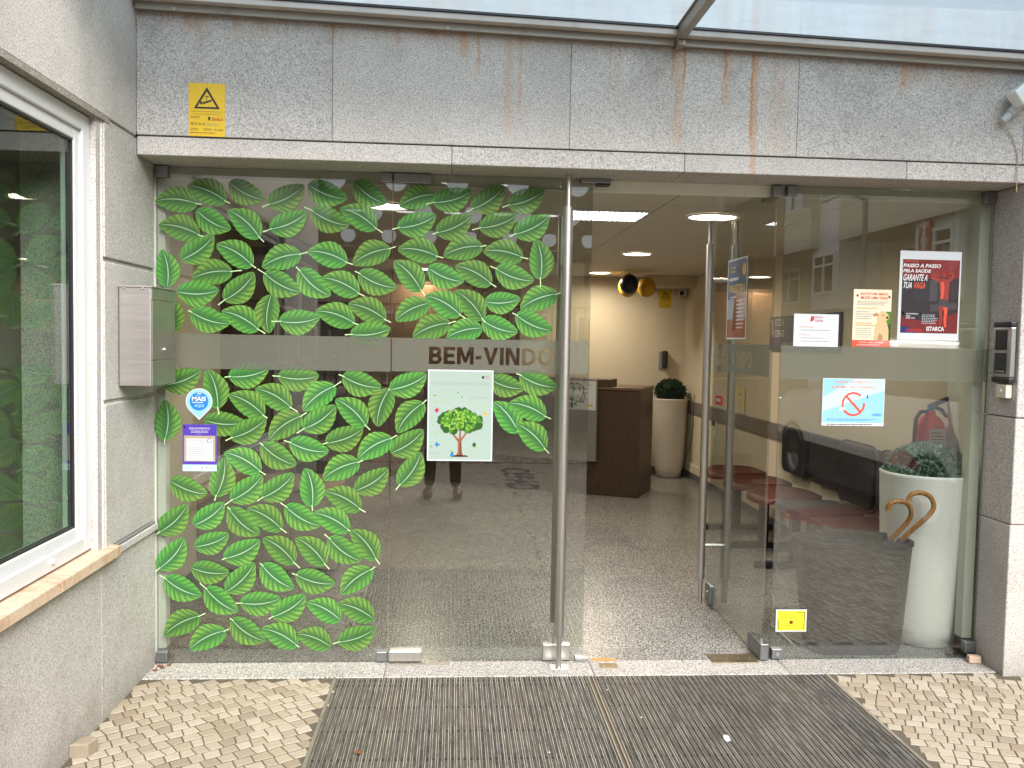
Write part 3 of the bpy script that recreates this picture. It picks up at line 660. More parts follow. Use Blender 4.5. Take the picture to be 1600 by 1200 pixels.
# ================================================================ THE GLASS FRONT
def fit(name, parent, x0, x1, z0, z1, y0=-.014, y1=.026, mat=FITTING, bevel=.003): return box(name, mat, parent, x0, x1, y0, y1, z0, z1, bevel)
XD = 1.052; XD1 = 1.962; XH = 2.83; XF = 2.869
gl = thing('fixed_window', 'tall fixed glass panel on the left covered with green leaf stickers', 'glass panel', (.5, 0, 0), 'fixed panes of the entrance front')
box('pane', GLASS, gl, .004, XD - .004, 0, .012, .004, H - .004)
fit('clamp', gl, .005, .06, 2.195, 2.245); fit('clamp', gl, .005, .055, .012, .06); fit('clamp', gl, .998, XD - .004, 2.205, 2.246); fit('clamp', gl, .998, XD - .004, .006, .052)
dr = thing('glass_door', 'closed glass door leaf with BEM-VINDO lettering and leaf stickers', 'glass door', (XD, 0, 0), 'glass door leaves')
box('pane', GLASS, dr, XD + .001, XD1, 0, .012, .008, H - .006)
fit('hinge_patch', dr, XD + .002, 1.222, 2.203, 2.246); fit('hinge_patch', dr, XD + .002, 1.208, .008, .06, -.022, .03, STEEL, .006)
fit('lock_patch', dr, 1.772, 1.90, .006, .083, -.012, .024, STEEL)
fit('top_keeper', dr, 1.905, 2.04, 2.228, 2.2495, -.016, .03); fit('top_keeper', dr, 1.975, 2.038, 2.218, 2.2275, -.016, .03, BLACK)
fit('bottom_stop', dr, 1.925, 1.99, .003, .022, -.014, .02, STEEL)
def pole(parent, x, y, zlow, zhigh, floor_rod=True, tz0=.16, tz1=2.13, rod0=.003, rod1=2.249):
    h = MB().tube([(x, y, tz0), (x, y, tz1)], .0222, 20); ph = h.build('pull_handle', STEEL, parent)
    MB().tube([(x, y, rod0), (x, y, tz0 + .002)], .0125, 16).tube([(x, y, tz1 - .002), (x, y, rod1)], .0125, 16).build('lock_rod', STEEL, parent)
    return ph
pole(dr, 1.838, -.085, 0, 0, tz0=.15, tz1=2.105)
pole(dr, 1.836, .085, 0, 0, tz0=.16, tz1=2.085, rod0=.16, rod1=2.085)
for z in (.55, 1.86): MB().tube([(1.838, -.066, z), (1.837, .066, z)], .011, 14).tube([(1.838, -.006, z), (1.838, -.001, z)], .018, 14).tube([(1.838, .013, z), (1.838, .018, z)], .018, 14).build('handle_stud', STEEL, dr)
od = thing('glass_door', 'open glass door leaf swung into the hall on the right', 'glass door', (XH, 0, 0), 'glass door leaves')
XO = 2.822
box('pane', GLASS, od, XO, XO + .012, .012, .90, .008, H - .008)
box('hinge_patch', FITTING, od, XO - .016, XO + .026, -.012, .155, 2.19, 2.243, .003); box('hinge_patch', FITTING, od, XO - .014, XO + .026, -.03, .155, .008, .085, .003)
box('lock_patch', FITTING, od, XO - .014, XO + .026, .80, .893, .01, .13, .012)
MB().tube([(XO - .018, .84, .08), (XO - .012, .84, .08)], .012, 14).build('lock_cylinder', STEEL, od)
pole(od, XO - .066, .80, 0, 0, tz0=.17, tz1=2.06, rod0=.03, rod1=2.19); pole(od, XO + .078, .80, 0, 0, tz0=.17, tz1=2.06, rod0=.03, rod1=2.19)
for z in (.36, 1.86): MB().tube([(XO - .048, .80, z), (XO + .06, .80, z)], .0115, 14).tube([(XO - .006, .80, z), (XO - .001, .80, z)], .018, 14).build('handle_stud', STEEL, od)
gr = thing('fixed_window', 'fixed glass panel on the right with posters and a frosted band', 'glass panel', (3.4, 0, 0), 'fixed panes of the entrance front')
box('pane', GLASS, gr, XF, 3.885, 0, .012, .004, H - .004)
fit('clamp', gr, XF + .002, XF + .052, .006, .055); fit('clamp', gr, XF + .002, XF + .05, 2.2, 2.246); fit('clamp', gr, 3.83, 3.884, 2.19, 2.245); fit('clamp', gr, 3.83, 3.884, .03, .085)
MB().tube([(XF + .028, -.016, .03), (XF + .028, -.0145, .03)], .009, 14).build('clamp_screw', STEEL, gr)

# frosted bands (the door band has the letters cut out)
def band(parent, x0, x1, z0, z1, y0=-.0022, y1=-.0013): return box('frosted_band', FROST, parent, x0, x1, y0, y1, z0, z1)
band(gl, .004, XD - .004, 1.35, 1.506); band(gr, XF + .001, 3.884, 1.345, 1.503)
bd = band(dr, XD + .001, 1.955, 1.352, 1.505)
def letters(word):
    """heavy capitals as overlapping convex pieces, in units of the letter height"""
    t = .25; out = []; x = 0
    def rect(a, b, c, d): return [(a, b), (c, b), (c, d), (a, d)]
    def arc(cx, cy, rx, ry, a0, a1, n=10, tt=.24):
        o = []
        for i in range(n):
            p, q = R(a0 + (a1 - a0) * i / n), R(a0 + (a1 - a0) * (i + 1.06) / n)
            o.append([(cx + rx * math.cos(p), cy + ry * math.sin(p)), (cx + rx * math.cos(q), cy + ry * math.sin(q)), (cx + (rx - tt) * math.cos(q), cy + (ry - tt * .82) * math.sin(q)), (cx + (rx - tt) * math.cos(p), cy + (ry - tt * .82) * math.sin(p))])
        return o
    for ch in word:
        if ch == 'B': g = [rect(0, 0, t, 1), rect(.2, 0, .52, .2), rect(.2, .4, .52, .6), rect(.2, .8, .5, 1)] + arc(.48, .29, .33, .29, -90, 90) + arc(.46, .72, .31, .28, -90, 90); w = .82
        elif ch == 'E': g = [rect(0, 0, t, 1), rect(.2, 0, .72, .2), rect(.2, .4, .66, .6), rect(.2, .8, .72, 1)]; w = .74
        elif ch == 'M': g = [rect(0, 0, .24, 1), rect(.82, 0, 1.06, 1), [(.05, 1), (.3, 1), (.65, .12), (.44, .12)], [(1.01, 1), (.76, 1), (.42, .12), (.62, .12)]]; w = 1.08
        elif ch == '-': g = [rect(0, .3, .36, .5)]; w = .38
        elif ch == 'V': g = [[(0, 1), (.27, 1), (.6, 0), (.38, 0)], [(.95, 1), (.68, 1), (.36, 0), (.57, 0)]]; w = .95
        elif ch == 'I': g = [rect(0, 0, t, 1)]; w = t + .02
        elif ch == 'N': g = [rect(0, 0, .24, 1), rect(.66, 0, .9, 1), [(.04, 1), (.3, 1), (.86, 0), (.6, 0)]]; w = .92
        elif ch == 'D': g = [rect(0, 0, t, 1), rect(.2, 0, .42, .2), rect(.2, .8, .42, 1)] + arc(.4, .5, .48, .5, -90, 90, 14); w = .9
        elif ch == 'O': g = arc(.5, .5, .5, .51, 0, 360, 26); w = 1.0
        out += [[(x + a, b) for a, b in q] for q in g]; x += w + .1
    return out, x - .1
def cutter(s, u0, u1, z0, z1, P, bold=0):
    g, wt = letters(s); mb = MB()
    for k, q in enumerate(g):
        e = .003 * (k % 7) / 7
        A = [P(u0 + (u1 - u0) * a / wt, z0 + (z1 - z0) * b, -e) for a, b in q]; B = [P(u0 + (u1 - u0) * a / wt, z0 + (z1 - z0) * b, 1 + e) for a, b in q]; n = len(q)
        mb.add(A + B, [tuple(range(n))[::-1], tuple(range(n, 2 * n))] + [(i, (i + 1) % n, n + (i + 1) % n, n + i) for i in range(n)])
    return mb.mesh('cut', [FROST], True)
def carve(o, me):
    c = bpy.data.objects.new('cut', me); col.objects.link(c)
    b = o.modifiers.new('b', 'BOOLEAN'); b.operation = 'DIFFERENCE'; b.object = c; b.solver = 'EXACT'; b.use_self = True
    dg = bpy.context.evaluated_depsgraph_get(); new = bpy.data.meshes.new_from_object(o.evaluated_get(dg))
    o.modifiers.clear(); o.data = new; bpy.data.objects.remove(c)
carve(bd, cutter('BEM-VINDO', 1.222, 1.793, 1.388, 1.468, lambda u, z, k: (u, -.01 + .02 * k, z), .018))
bo = box('frosted_band', FROST, od, XO - .0012, XO - .0004, .014, .895, 1.352, 1.505)
carve(bo, cutter('BEM-VINDO', .82, .26, 1.388, 1.468, lambda u, z, k: (XO - .01 + .02 * k, u, z), .018))
# red push label on the open door
s = Sheet((XO - .0013, .83, 1.165), (0, -1, 0), (0, 0, 1), .13, .05); s.lines(.15, .2, .9, .85, 1, WINK, fill=.6)
ol = s.build('push_label', None, None, RED, parent=od)

# leaf stickers
def leaf_mesh():
    L, Wd = .186, .119; N = 16; mb = MB(); vs = []; uvs = []
    prof = lambda u: (math.sin(math.pi * min(1, u) ** .9) ** .66) * (1 - .18 * u)
    mid = lambda u: -.052 * math.sin(math.pi * u) * L * 1.35 + .018 * L * max(0, u - .8) * 5
    cols = [-1, -.55, -.12, .12, .55, 1]
    for i in range(2 * N + 1):
        u = i / (2 * N); w = prof(u) * Wd / 2 * 1.06; tooth = (.955 if i % 4 == 3 else (1.03 if i % 4 == 2 else 1.)) if .2 < u < .95 else 1.
        for c in cols:
            k = tooth if abs(c) == 1 else 1
            vs.append((u * L, mid(u) - c * w * k, 0)); uvs.append((u, .5 + .5 * c))
    nc = len(cols); fs = [(i * nc + j, i * nc + j + 1, (i + 1) * nc + j + 1, (i + 1) * nc + j) for i in range(2 * N) for j in range(nc - 1)]
    mb.add(vs, fs)
    me = mb.mesh('leaf_sticker', [LEAF, STEM]); ul = me.uv_layers.new(name='UVMap')
    for lp in me.loops: ul.data[lp.index].uv = uvs[lp.vertex_index]
    return me
LEAF_ME = leaf_mesh()
def leaf_with_stem(ext):
    """same blade with a stalk of the given length"""
    me = LEAF_ME.copy(); import bmesh
    bm = bmesh.new(); bm.from_mesh(me); ul = bm.loops.layers.uv[0]; n = 4
    if ext > .004:
        pts = [(-ext + i * (ext + .012) / n, .0 + .0022 * (1 - i / n) ** 2 * (ext / .03)) for i in range(n + 1)]
        prev = None
        for i, (x, y) in enumerate(pts):
            w = .0026 - .0010 * i / n; a = bm.verts.new((x, y - w, .0001)); b = bm.verts.new((x, y + w, .0001))
            if prev: f = bm.faces.new((prev[0], a, b, prev[1])); f.material_index = 1
            prev = (a, b)
    bm.to_mesh(me); bm.free(); return me
LV_ME = {}
for k, (tx, tz, bx, bz) in enumerate(LEAVES):
    d = math.hypot(tx - bx, tz - bz); ux, uz = (tx - bx) / d, (tz - bz) / d
    s_ = 1.0 if d > .186 else d / .186
    ext = max(0, d - .186 * s_); q = round(ext / .008)
    if q not in LV_ME: LV_ME[q] = leaf_with_stem(q * .008)
    par = gl if (tx + bx) / 2 < XD - .01 else dr
    o = link('leaf_sticker', LV_ME[q], par)
    ox, oz = tx - ux * .186 * s_, tz - uz * .186 * s_
    px_ = par.location.x
    X = Vector((ux, 0, uz)); Z = Vector((0, -1, 0)); Yv = Z.cross(X)
    m = Matrix((X * s_, Yv * s_, Z)).transposed().to_4x4(); m.translation = (ox - px_, -.0003 - .00018 * (k % 5), oz)
    o.matrix_parent_inverse = Matrix.Identity(4); o.matrix_basis = m
# ================================================================ SIGNS AND POSTERS
EX, EZ = (1, 0, 0), (0, 0, 1)
DUSK = flat('dusky_red_ink', (.3, .035, .025)); DUSK2 = flat('wine_ink', (.22, .03, .03)); SMOKE = flat('smoke_ink', (.06, .055, .06))
YI = -.0032
def warning_print(s, full=True):
    s.poly([(.5, .93), (.86, .52), (.14, .52)], INK, 1); s.poly([(.5, .845), (.765, .555), (.235, .555)], YELLOW, 2)
    s.poly([(.38, .60), (.62, .655), (.65, .70), (.40, .645)][::1], INK, 3); s.poly([(.32, .595), (.375, .605), (.385, .65), (.31, .66)], INK, 3)
    s.rect(.49, .68, .51, .75, INK, 3); s.rect(.44, .745, .56, .76, INK, 3)
    return s
# CCTV notice on the lintel
s = Sheet((.214, YF - .0012, 2.333), EX, EZ, .149, .219); warning_print(s)
s.text('PARA SUA PROTECÇÃO, ESTE LOCAL', .06, .455, .92, .478, INK); s.text('É OBJECTO DE VIDEOVIGILÂNCIA', .12, .405, .86, .428, INK)
s.lines(.05, .33, .38, .38, 2, INK); s.poly([(.53, .37), (.6, .37), (.6, .33), (.565, .29), (.53, .33)], INK); s.text('ShieLd', .64, .3, .93, .36, RED, bold=.02)
s.text('707 91 91 91', .05, .2, .44, .255, INK, bold=.01); s.lines(.48, .2, .92, .25, 2, GREY); s.lines(.05, .1, .32, .16, 2, INK); s.text('CEFAD - Av. Boa', .4, .11, .95, .15, INK); s.lines(.05, .05, .92, .08, 1, INK)
s.build('warning_sign', 'yellow CCTV warning sheet stuck on the granite lintel at upper left', 'warning sign', YELLOW)

# tree poster on the closed door
s = Sheet((1.219, YI, .943), EX, EZ, .300, .420)
s.rect(.02, .015, .98, .985, MINT, 1)
s.text('DIA MUNDIAL DA ÁRVORE E DA POESIA', .06, .835, .95, .875, GREY, 2); s.text('Dia 21 de Março', .63, .68, .93, .712, GREY, 2)
s.poly([(.82, .935), (.86, .935), (.85, .905), (.83, .905)], RED); s.lines(.875, .9, .95, .945, 2, RED, fill=.55)
rp = random.Random(5)
def blob(s, u, v, r, m, l, n=9): s.poly([(u + r * rp.uniform(.8, 1.15) * math.cos(2 * math.pi * i / n), v + .72 * r * rp.uniform(.8, 1.15) * math.sin(2 * math.pi * i / n)) for i in range(n)], m, l)
s.poly([(.44, .05), (.56, .05), (.535, .1), (.525, .22), (.6, .3), (.58, .31), (.52, .25), (.51, .36), (.49, .36), (.485, .24), (.4, .3), (.38, .295), (.47, .21), (.47, .1)], BARK, 2)
s.poly([(.5, .06), (.53, .06), (.52, .1), (.515, .22), (.5, .22)], BARKD, 3); s.poly([(.36, .045), (.64, .045), (.6, .065), (.42, .065)], BARKD, 2)
for i in range(70):
    a = rp.uniform(0, 6.28); q = math.sqrt(rp.random()); u = .5 + .31 * q * math.cos(a); v = .43 + .125 * q * math.sin(a)
    if v < .36 and abs(u - .5) < .09: continue
    blob(s, u, v, .062, DGREEN, 3 + i * .01)
for i in range(70):
    a = rp.uniform(0, 6.28); q = math.sqrt(rp.random()); u = .5 + .3 * q * math.cos(a); v = .44 + .12 * q * math.sin(a)
    if v < .36 and abs(u - .5) < .1: continue
    blob(s, u, v, .034, MGREEN, 4 + i * .01)
for i in range(80):
    a = rp.uniform(0, 6.28); q = math.sqrt(rp.random()); u = .49 + .28 * q * math.cos(a); v = .45 + .115 * q * math.sin(a); blob(s, u, v, .015, LGREEN, 5 + i * .01, 6)
for u, v, m in ((.14, .555, PINKM), (.88, .525, GOLD), (.15, .18, BLUE), (.72, .18, DGREEN)): s.poly([(u - .035, v), (u, v - .03), (u + .035, v), (u, v + .03)], m, 2)
for i in range(34): blob(s, rp.uniform(.06, .94), rp.uniform(.1, .76), .013, rp.choice((LGREEN, MGREEN)), 2, 5)
blob(s, .38, .07, .03, BLUE, 4); s.disc(.385, .095, .012, BARKD, 4); s.lines(.05, .07, .26, .1, 1, GREY); s.lines(.1, .04, .2, .06, 1, GREY)
s.build('poster', 'white bordered poster of a leafy tree hanging on the closed glass door', 'poster', PAPER)

# red fitness poster on the right panel (its square code is left out)
s = Sheet((3.429, YI, 1.540), Vector((.301, 0, .0)), EZ, .301, .420)
s.rect(.045, .08, .975, .905, DARKI, 1); s.rect(.045, .70, .975, .905, MAROON, 1.3); s.poly([(.045, .08), (.975, .08), (.975, .32), (.5, .2), (.045, .26)], MAROON, 1.3)
s.poly([(.045, .08), (.3, .08), (.2, .14), (.045, .16)], NAVY, 1.6)
s.text('1ª PROVA DE', .06, .875, .3, .893, CORAL, bold=.01)
s.text('PASSO A PASSO', .055, .815, .66, .857, WINK, bold=.03, slant=.012); s.text('PELA SAÚDE', .055, .758, .5, .805, WINK, bold=.03, slant=.012)
s.text('GARANTE A', .055, .665, .45, .74, WINK, bold=.02, slant=.02); s.text('TUA', .055, .58, .2, .65, WINK, bold=.02, slant=.02); s.text('VAGA', .225, .58, .42, .65, CORAL, bold=.02, slant=.02)
s.text('23 MARÇO', .13, .285, .33, .303, WINK, bold=.02); s.text('2025', .13, .262, .2, .28, WINK, bold=.02); s.text('9,30 AM', .13, .238, .27, .256, WINK, bold=.02)
s.rect(.06, .285, .095, .31, WINK); s.disc(.365, .3, .014, WINK); s.lines(.39, .18, .66, .295, 6, GREYL, seed=4)
s.text('CEFAD', .14, .092, .4, .125, RED, bold=.03); s.text('ISTARCA', .47, .105, .76, .155, WINK, bold=.03); s.lines(.87, .3, .895, .7, 22, RED, seed=9); s.lines(.92, .35, .94, .68, 22, RED, seed=8)
# faint figure with raised elbows in red light
def limb(pts, ws, m, l):
    L_, R_ = [], []
    for i, (u, v) in enumerate(pts):
        p0, p1 = pts[max(0, i - 1)], pts[min(len(pts) - 1, i + 1)]; dx, dy = p1[0] - p0[0], (p1[1] - p0[1]) * 1.4; d = math.hypot(dx, dy) or 1
        L_.append((u - dy / d * ws[i], v + dx / d * ws[i] / 1.4)); R_.append((u + dy / d * ws[i], v - dx / d * ws[i] / 1.4))
    s.poly(L_ + R_[::-1], m, l)
s.rect(.5, .44, .62, .68, SMOKE, 1.5); s.poly([(.5, .72), (.9, .8), (.95, .9), (.55, .9)], DUSK2, 1.5); s.poly([(.52, .32), (.95, .36), (.95, .43), (.52, .4)], SMOKE, 1.8)
limb([(.74, .46), (.745, .52), (.735, .58), (.735, .65), (.75, .69)], [.07, .062, .075, .085, .05], DUSK, 2); limb([(.70, .47), (.71, .56), (.70, .66)], [.02, .025, .025], CORAL, 2.2)
limb([(.68, .665), (.6, .69), (.52, .705), (.56, .735), (.66, .735)], [.03, .028, .02, .02, .014], DUSK, 2.1); limb([(.8, .67), (.85, .7), (.88, .735), (.85, .765), (.79, .75)], [.028, .026, .02, .02, .014], DUSK, 2.1)
s.disc(.735, .74, .04, DUSK2, 2.5); s.disc(.725, .745, .028, DUSK, 2.6); limb([(.74, .465), (.735, .42), (.72, .385)], [.075, .08, .07], SMOKE, 2.4)
limb([(.70, .395), (.69, .32), (.70, .25), (.69, .17)], [.034, .027, .022, .014], DUSK, 2.2); limb([(.76, .395), (.775, .32), (.765, .24), (.775, .15)], [.034, .027, .022, .016], CORAL, 2.2)
s.build('poster', 'dark red sports event poster reading PASSO A PASSO on the right panel', 'poster', PAPER)

# adoption leaflet
s = Sheet((3.210, YI, 1.504), EX, EZ, .185, .270)
s.rect(0, 0, 1, .115, CORAL, 1); s.text('ADOTE, NÃO COMPRE!', .17, .06, .83, .095, WINK); s.lines(.12, .02, .9, .045, 1, WINK)
s.text('ADOTE UM AMIGO,', .17, .895, .92, .945, CORAL, bold=.02); s.text('MUDE UMA VIDA!', .19, .83, .9, .88, CORAL, bold=.02); s.disc(.1, .89, .03, BARKD); s.disc(.94, .875, .03, BARKD)
s.lines(.1, .72, .95, .8, 3, GREY, seed=2); s.text('POR QUE ADOTAR?', .1, .655, .62, .685, ORANGE); s.lines(.08, .47, .5, .63, 4, GREY, seed=3); s.lines(.08, .36, .6, .43, 2, ORANGE, seed=3); s.lines(.08, .15, .52, .34, 5, GREY, seed=5)
s.rect(.84, .115, 1, .62, MGREEN, 1); s.rect(.9, .115, 1, .4, DGREEN, 1.3)
s.poly([(.56, .116), (.95, .116), (.95, .3), (.9, .42), (.84, .5), (.66, .48), (.58, .34)], SKINP, 2); s.poly([(.62, .48), (.66, .58), (.74, .63), (.85, .62), (.93, .56), (.95, .5), (.88, .46), (.78, .43), (.68, .43)], SKINP, 2.4)
s.poly([(.63, .6), (.5, .56), (.56, .53), (.68, .54)], SKINP2, 2.6); s.disc(.9, .515, .032, INK, 2.8); s.disc(.79, .555, .018, INK, 2.8); s.poly([(.66, .116), (.8, .116), (.8, .2), (.7, .24)], SKINP2, 2.5)
s.build('poster', 'cream dog adoption leaflet with a puppy, left of the red sports poster', 'poster', CREAMI)

# white notice and blue board
s = Sheet((2.926, YI, 1.500), EX, EZ, .216, .153); s.poly([(.38, .93), (.45, .93), (.44, .8), (.36, .76)], RED); s.text('ESCOLA', .47, .89, .65, .93, RED, bold=.02); s.lines(.47, .83, .65, .88, 1, GREY); s.text('CEFAD', .47, .77, .65, .82, RED, bold=.02)
s.lines(.12, .58, .55, .62, 1, CORAL, seed=1); s.lines(.16, .48, .84, .53, 1, GREY, seed=2); s.lines(.12, .34, .42, .38, 1, CORAL, seed=3); s.lines(.16, .24, .82, .29, 1, GREY, seed=4); s.lines(.16, .14, .86, .19, 1, GREY, seed=6)
s.build('notice', 'small white landscape notice taped inside the right panel above the frosted band', 'notice', PAPER)
s = Sheet((XR - .02, 3.13, 1.46), (0, -1, 0), EZ, 1.33, .28)
s.poly([(.02, .9), (.06, .9), (.06, .45), (.035, .45), (.035, .75)], WINK); s.poly([(.04, .4), (.075, .6), (.075, .35)], RED); s.text('ESCOLA', .09, .72, .24, .92, WINK); s.text('CEFAD', .09, .4, .24, .6, WINK, bold=.01)
s.text('A MELHOR', .19, .08, .4, .24, WINK); s.text('ESCOLA', .8, .04, .97, .14, WINK)
s.build('wall_board', 'dark blue ESCOLA CEFAD board on the right interior wall', 'board', NAVY, thick=.012)

# no smoking sign
s = Sheet((3.0765, YI, 1.128), EX, EZ, .303, .2245)
s.rect(.012, .06, .988, .985, SKYB, 1); s.poly([(.012, .3), (.988, .75), (.988, .985), (.5, .985), (.012, .6)], PCYAN, 1.2); s.rect(.0, 0, 1, .055, WINK, 1)
s.text('LOCAL INTERDITO', .2, .895, .8, .95, ORANGE, bold=.02); s.text('A FUMO DE CIGARRO', .14, .79, .86, .845, ORANGE, bold=.02)
n = 40; a0, a1 = R(48), R(48 + 318)
pts = [(a0 + (a1 - a0) * i / n) for i in range(n + 1)]; k = .303 / .2245
for i in range(n):
    q = [(.5 + .19 * math.cos(pts[i]), .46 + .19 * k * math.sin(pts[i])), (.5 + .19 * math.cos(pts[i + 1]), .46 + .19 * k * math.sin(pts[i + 1])), (.5 + .155 * math.cos(pts[i + 1]), .46 + .155 * k * math.sin(pts[i + 1])), (.5 + .155 * math.cos(pts[i]), .46 + .155 * k * math.sin(pts[i]))]
    s.poly(q, CORAL, 2)
s.poly([(.36, .62), (.39, .65), (.64, .3), (.61, .27)], CORAL, 2.3); s.poly([(.28, .32), (.38, .34), (.36, .4), (.27, .38)], CREAMI, 2.4); s.rect(.71, .58, .735, .66, SLATE, 2.4)
s.text('CEFAD', .8, .21, .955, .265, BLUE, bold=.03, slant=.01); s.lines(.08, .1, .9, .155, 2, BLUE, seed=2); s.lines(.08, .012, .96, .045, 1, INK, seed=7, fill=.6)
s.build('no_smoking_sign', 'pale blue sign with a barred cigarette circle below the frosted band', 'no smoking sign', PAPER)

# alarm sticker
s = Sheet((2.888, YI, .136), EX, EZ, .151, .108)
s.rect(.04, .06, .96, .94, YEL2, 1); s.text('INSTALAÇÕES', .08, .83, .6, .9, INK); s.text('PROTEGIDAS', .08, .72, .55, .79, INK); s.text('CONTRA ROUBO', .08, .61, .67, .68, INK)
s.rect(.66, .86, .93, .885, INK, 2); s.rect(.905, .12, .93, .885, INK, 2); s.rect(.08, .12, .1, .55, INK, 2); s.rect(.08, .12, .3, .14, INK, 2); s.rect(.72, .12, .93, .14, INK, 2)
s.disc(.5, .42, .06, INK); s.disc(.5, .42, .03, RED, 3); s.lines(.33, .25, .68, .32, 1, INK); s.lines(.4, .15, .62, .22, 1, INK)
s.build('alarm_sticker', 'small bright yellow alarm sticker low on the right panel', 'sticker', PAPER)

# blue map-pin sticker
s = Sheet((.135, YI, 1.116), EX, EZ, .118, .146)
def pin(s, r, m, l):
    c = (.5, .59); k = .118 / .146; n = 30; pts = []
    for i in range(n + 1):
        a = R(-42) + R(264) * i / n; pts.append((c[0] + r * math.cos(a), c[1] + r * k * math.sin(a)))
    pts.append((c[0], c[1] - 1.42 * r * k)); s.poly(pts, m, l)
pin(s, .46, SKYB, 1.5); s.disc(.5, .59, .35, BLUE, 2); s.text('MAIS', .24, .6, .76, .74, WINK, 3, bold=.03); s.text('AQUI', .33, .4, .68, .5, PCYAN, 3); s.lines(.26, .54, .76, .575, 1, WINK, 3, fill=.8); s.rect(.44, .82, .58, .85, WINK, 3); s.lines(.38, .76, .64, .8, 1, PCYAN, 3)
k = .118 / .146; n = 30; c0 = (.5, .59); P2 = []
for i in range(n + 1):
    a = R(-42) + R(264) * i / n; P2.append((.135 + .118 * (c0[0] + .5 * math.cos(a)), 1.116 + .146 * (c0[1] + .5 * k * math.sin(a))))
P2.append((.135 + .059, 1.116 + .146 * (c0[1] - 1.42 * .5 * k)))
o = MB().prism(P2, YI - .0002, YI + .0004, 'y').build('map_pin_sticker', PAPER); tag(o, 'blue map-pin shaped sticker reading MAIS AQUI among the leaf stickers', 'sticker')
s.mb.build('print', s.mats, o, fix=False)
# purple licence sheet
s = Sheet((.122, YI, .886), EX, EZ, .150, .212)
s.rect(0, .14, 1, 1, PURPLE, 1); s.rect(.04, .21, .96, .76, TAN, 1.5); s.rect(.11, .225, .89, .7, PAPER, 2); s.lines(.14, .24, .85, .68, 11, GREY, 3, seed=3, fill=.3); s.disc(.79, .65, .07, PURPLE, 3); s.disc(.79, .65, .055, PAPER, 3.4)
s.text('EQUIPAMENTO', .2, .885, .8, .935, WINK); s.text('LICENCIADO', .25, .82, .75, .87, WINK); s.lines(.42, .79, .6, .805, 1, WINK); s.lines(.06, .04, .3, .11, 3, GREY, seed=2); s.rect(.55, .05, .6, .1, GREY); s.disc(.71, .075, .03, GREY); s.lines(.77, .05, .95, .1, 2, GREY)
s.poly([(.9, .85), (.94, .87), (.94, .86), (.9, .84)], CORAL); s.disc(.05, .94, .03, BLUE)
s.build('licence_sheet', 'purple framed EQUIPAMENTO LICENCIADO sheet below the blue pin sticker', 'licence sheet', PCYAN)
# poster on the open leaf
s = Sheet((XO - .0032, .668, 1.531), Vector((0, -1, 0)), EZ, .315, .425)
s.rect(.03, .02, .97, .98, SLATE, 1); s.rect(.03, .02, .97, .25, BARK, 1.2); s.rect(.03, .25, .97, .5, GREY, 1.2); s.poly([(.3, .1), (.55, .12), (.6, .5), (.4, .52)], BARKD, 1.6); s.disc(.85, .85, .1, GOLD, 2); s.lines(.1, .72, .7, .78, 1, WINK, fill=.6); s.text('PALESTRA', .1, .58, .9, .68, GOLD, bold=.03, slant=.03); s.lines(.5, .12, .9, .5, 8, WINK, seed=3); s.lines(.2, .5, .55, .55, 1, WINK); s.lines(.15, .82, .5, .92, 2, GOLD, fill=.5)
s.build('poster', 'slate and orange event poster on the open glass door leaf', 'poster', PAPER)

# ================================================================ OUTSIDE OBJECTS
# mailbox on the side wall
mbx = thing('mailbox', 'brushed steel wall mailbox with a lock, mounted on the granite side wall', 'mailbox', (.06, -.27, 1.3))
a0, a1, z0, z1, dx = -.42, -.118, 1.292, 1.69, .129
MB().box(.001, dx - .004, a0, a1, z0, z1 - .003).build('body', STEEL2, mbx, bevel=.003)
MB().box(.0, dx + .004, a0 - .004, a1 + .004, z1 - .0035, z1 + .002).build('lid', STEEL2, mbx, bevel=.001)
box('lid_flap', STEEL2, mbx, dx - .0035, dx + .001, a0 + .002, a1 - .002, z1 - .05, z1 - .006, .001)
box('door', STEEL2, mbx, dx - .0035, dx, a0 + .006, a1 - .012, z0 + .105, z1 - .054, .001); box('lower_panel', STEEL2, mbx, dx - .0035, dx, a0 + .006, a1 - .006, z0 + .002, z0 + .1, .001)
MB().tube([(dx, -.268, 1.437), (dx + .006, -.268, 1.437)], .009, 16).build('lock', STEEL, mbx)
for yy in (-.418,):
    for x in (.022, .095): MB().sphere((x, a0 - .004, z1 - .008), .004, 8, 6).build('rivet', STEEL, mbx)
# intercom and bell on the pillar reveal
ic = thing('video_intercom', 'silver and black video intercom on the pillar beside the right panel', 'intercom', (XP, -.15, 1.49))
y0, y1 = -.075, -.205
MB().box(XP - .026, XP - .0005, y0, y1, 1.375, 1.605).build('housing', m_steel('intercom_silver', (.6, .6, .6), .3), ic, bevel=.005)
box('screen', BLACK, ic, XP - .029, XP - .0262, y0 - .018, y1 + .03, 1.50, 1.592, .001); box('speaker_grille', BLACK, ic, XP - .029, XP - .0262, y0 - .018, y1 + .03, 1.392, 1.487, .001)
for k in range(7): box('grille_bar', simple('grille_grey', (.06, .06, .065), .5), ic, XP - .0302, XP - .029, y0 - .02, y1 + .032, 1.42 + k * .009, 1.4235 + k * .009)
box('name_plate', STEEL, ic, XP - .031, XP - .029, y0 - .03, y1 + .035, 1.397, 1.406)
box('end_cap', BLACK, ic, XP - .03, XP - .0003, y0 + .002, y1 - .002, 1.6055, 1.63, .006); box('end_cap', BLACK, ic, XP - .03, XP - .0003, y0 + .002, y1 - .002, 1.35, 1.3745, .006)
bl = thing('door_bell', 'cream plastic bell push below the video intercom', 'door bell', (XP, -.15, 1.31))
box('bell_box', simple('aged_cream_plastic', (.68, .6, .48), .45), bl, XP - .03, XP - .0003, -.112, -.19, 1.28, 1.342, .004)
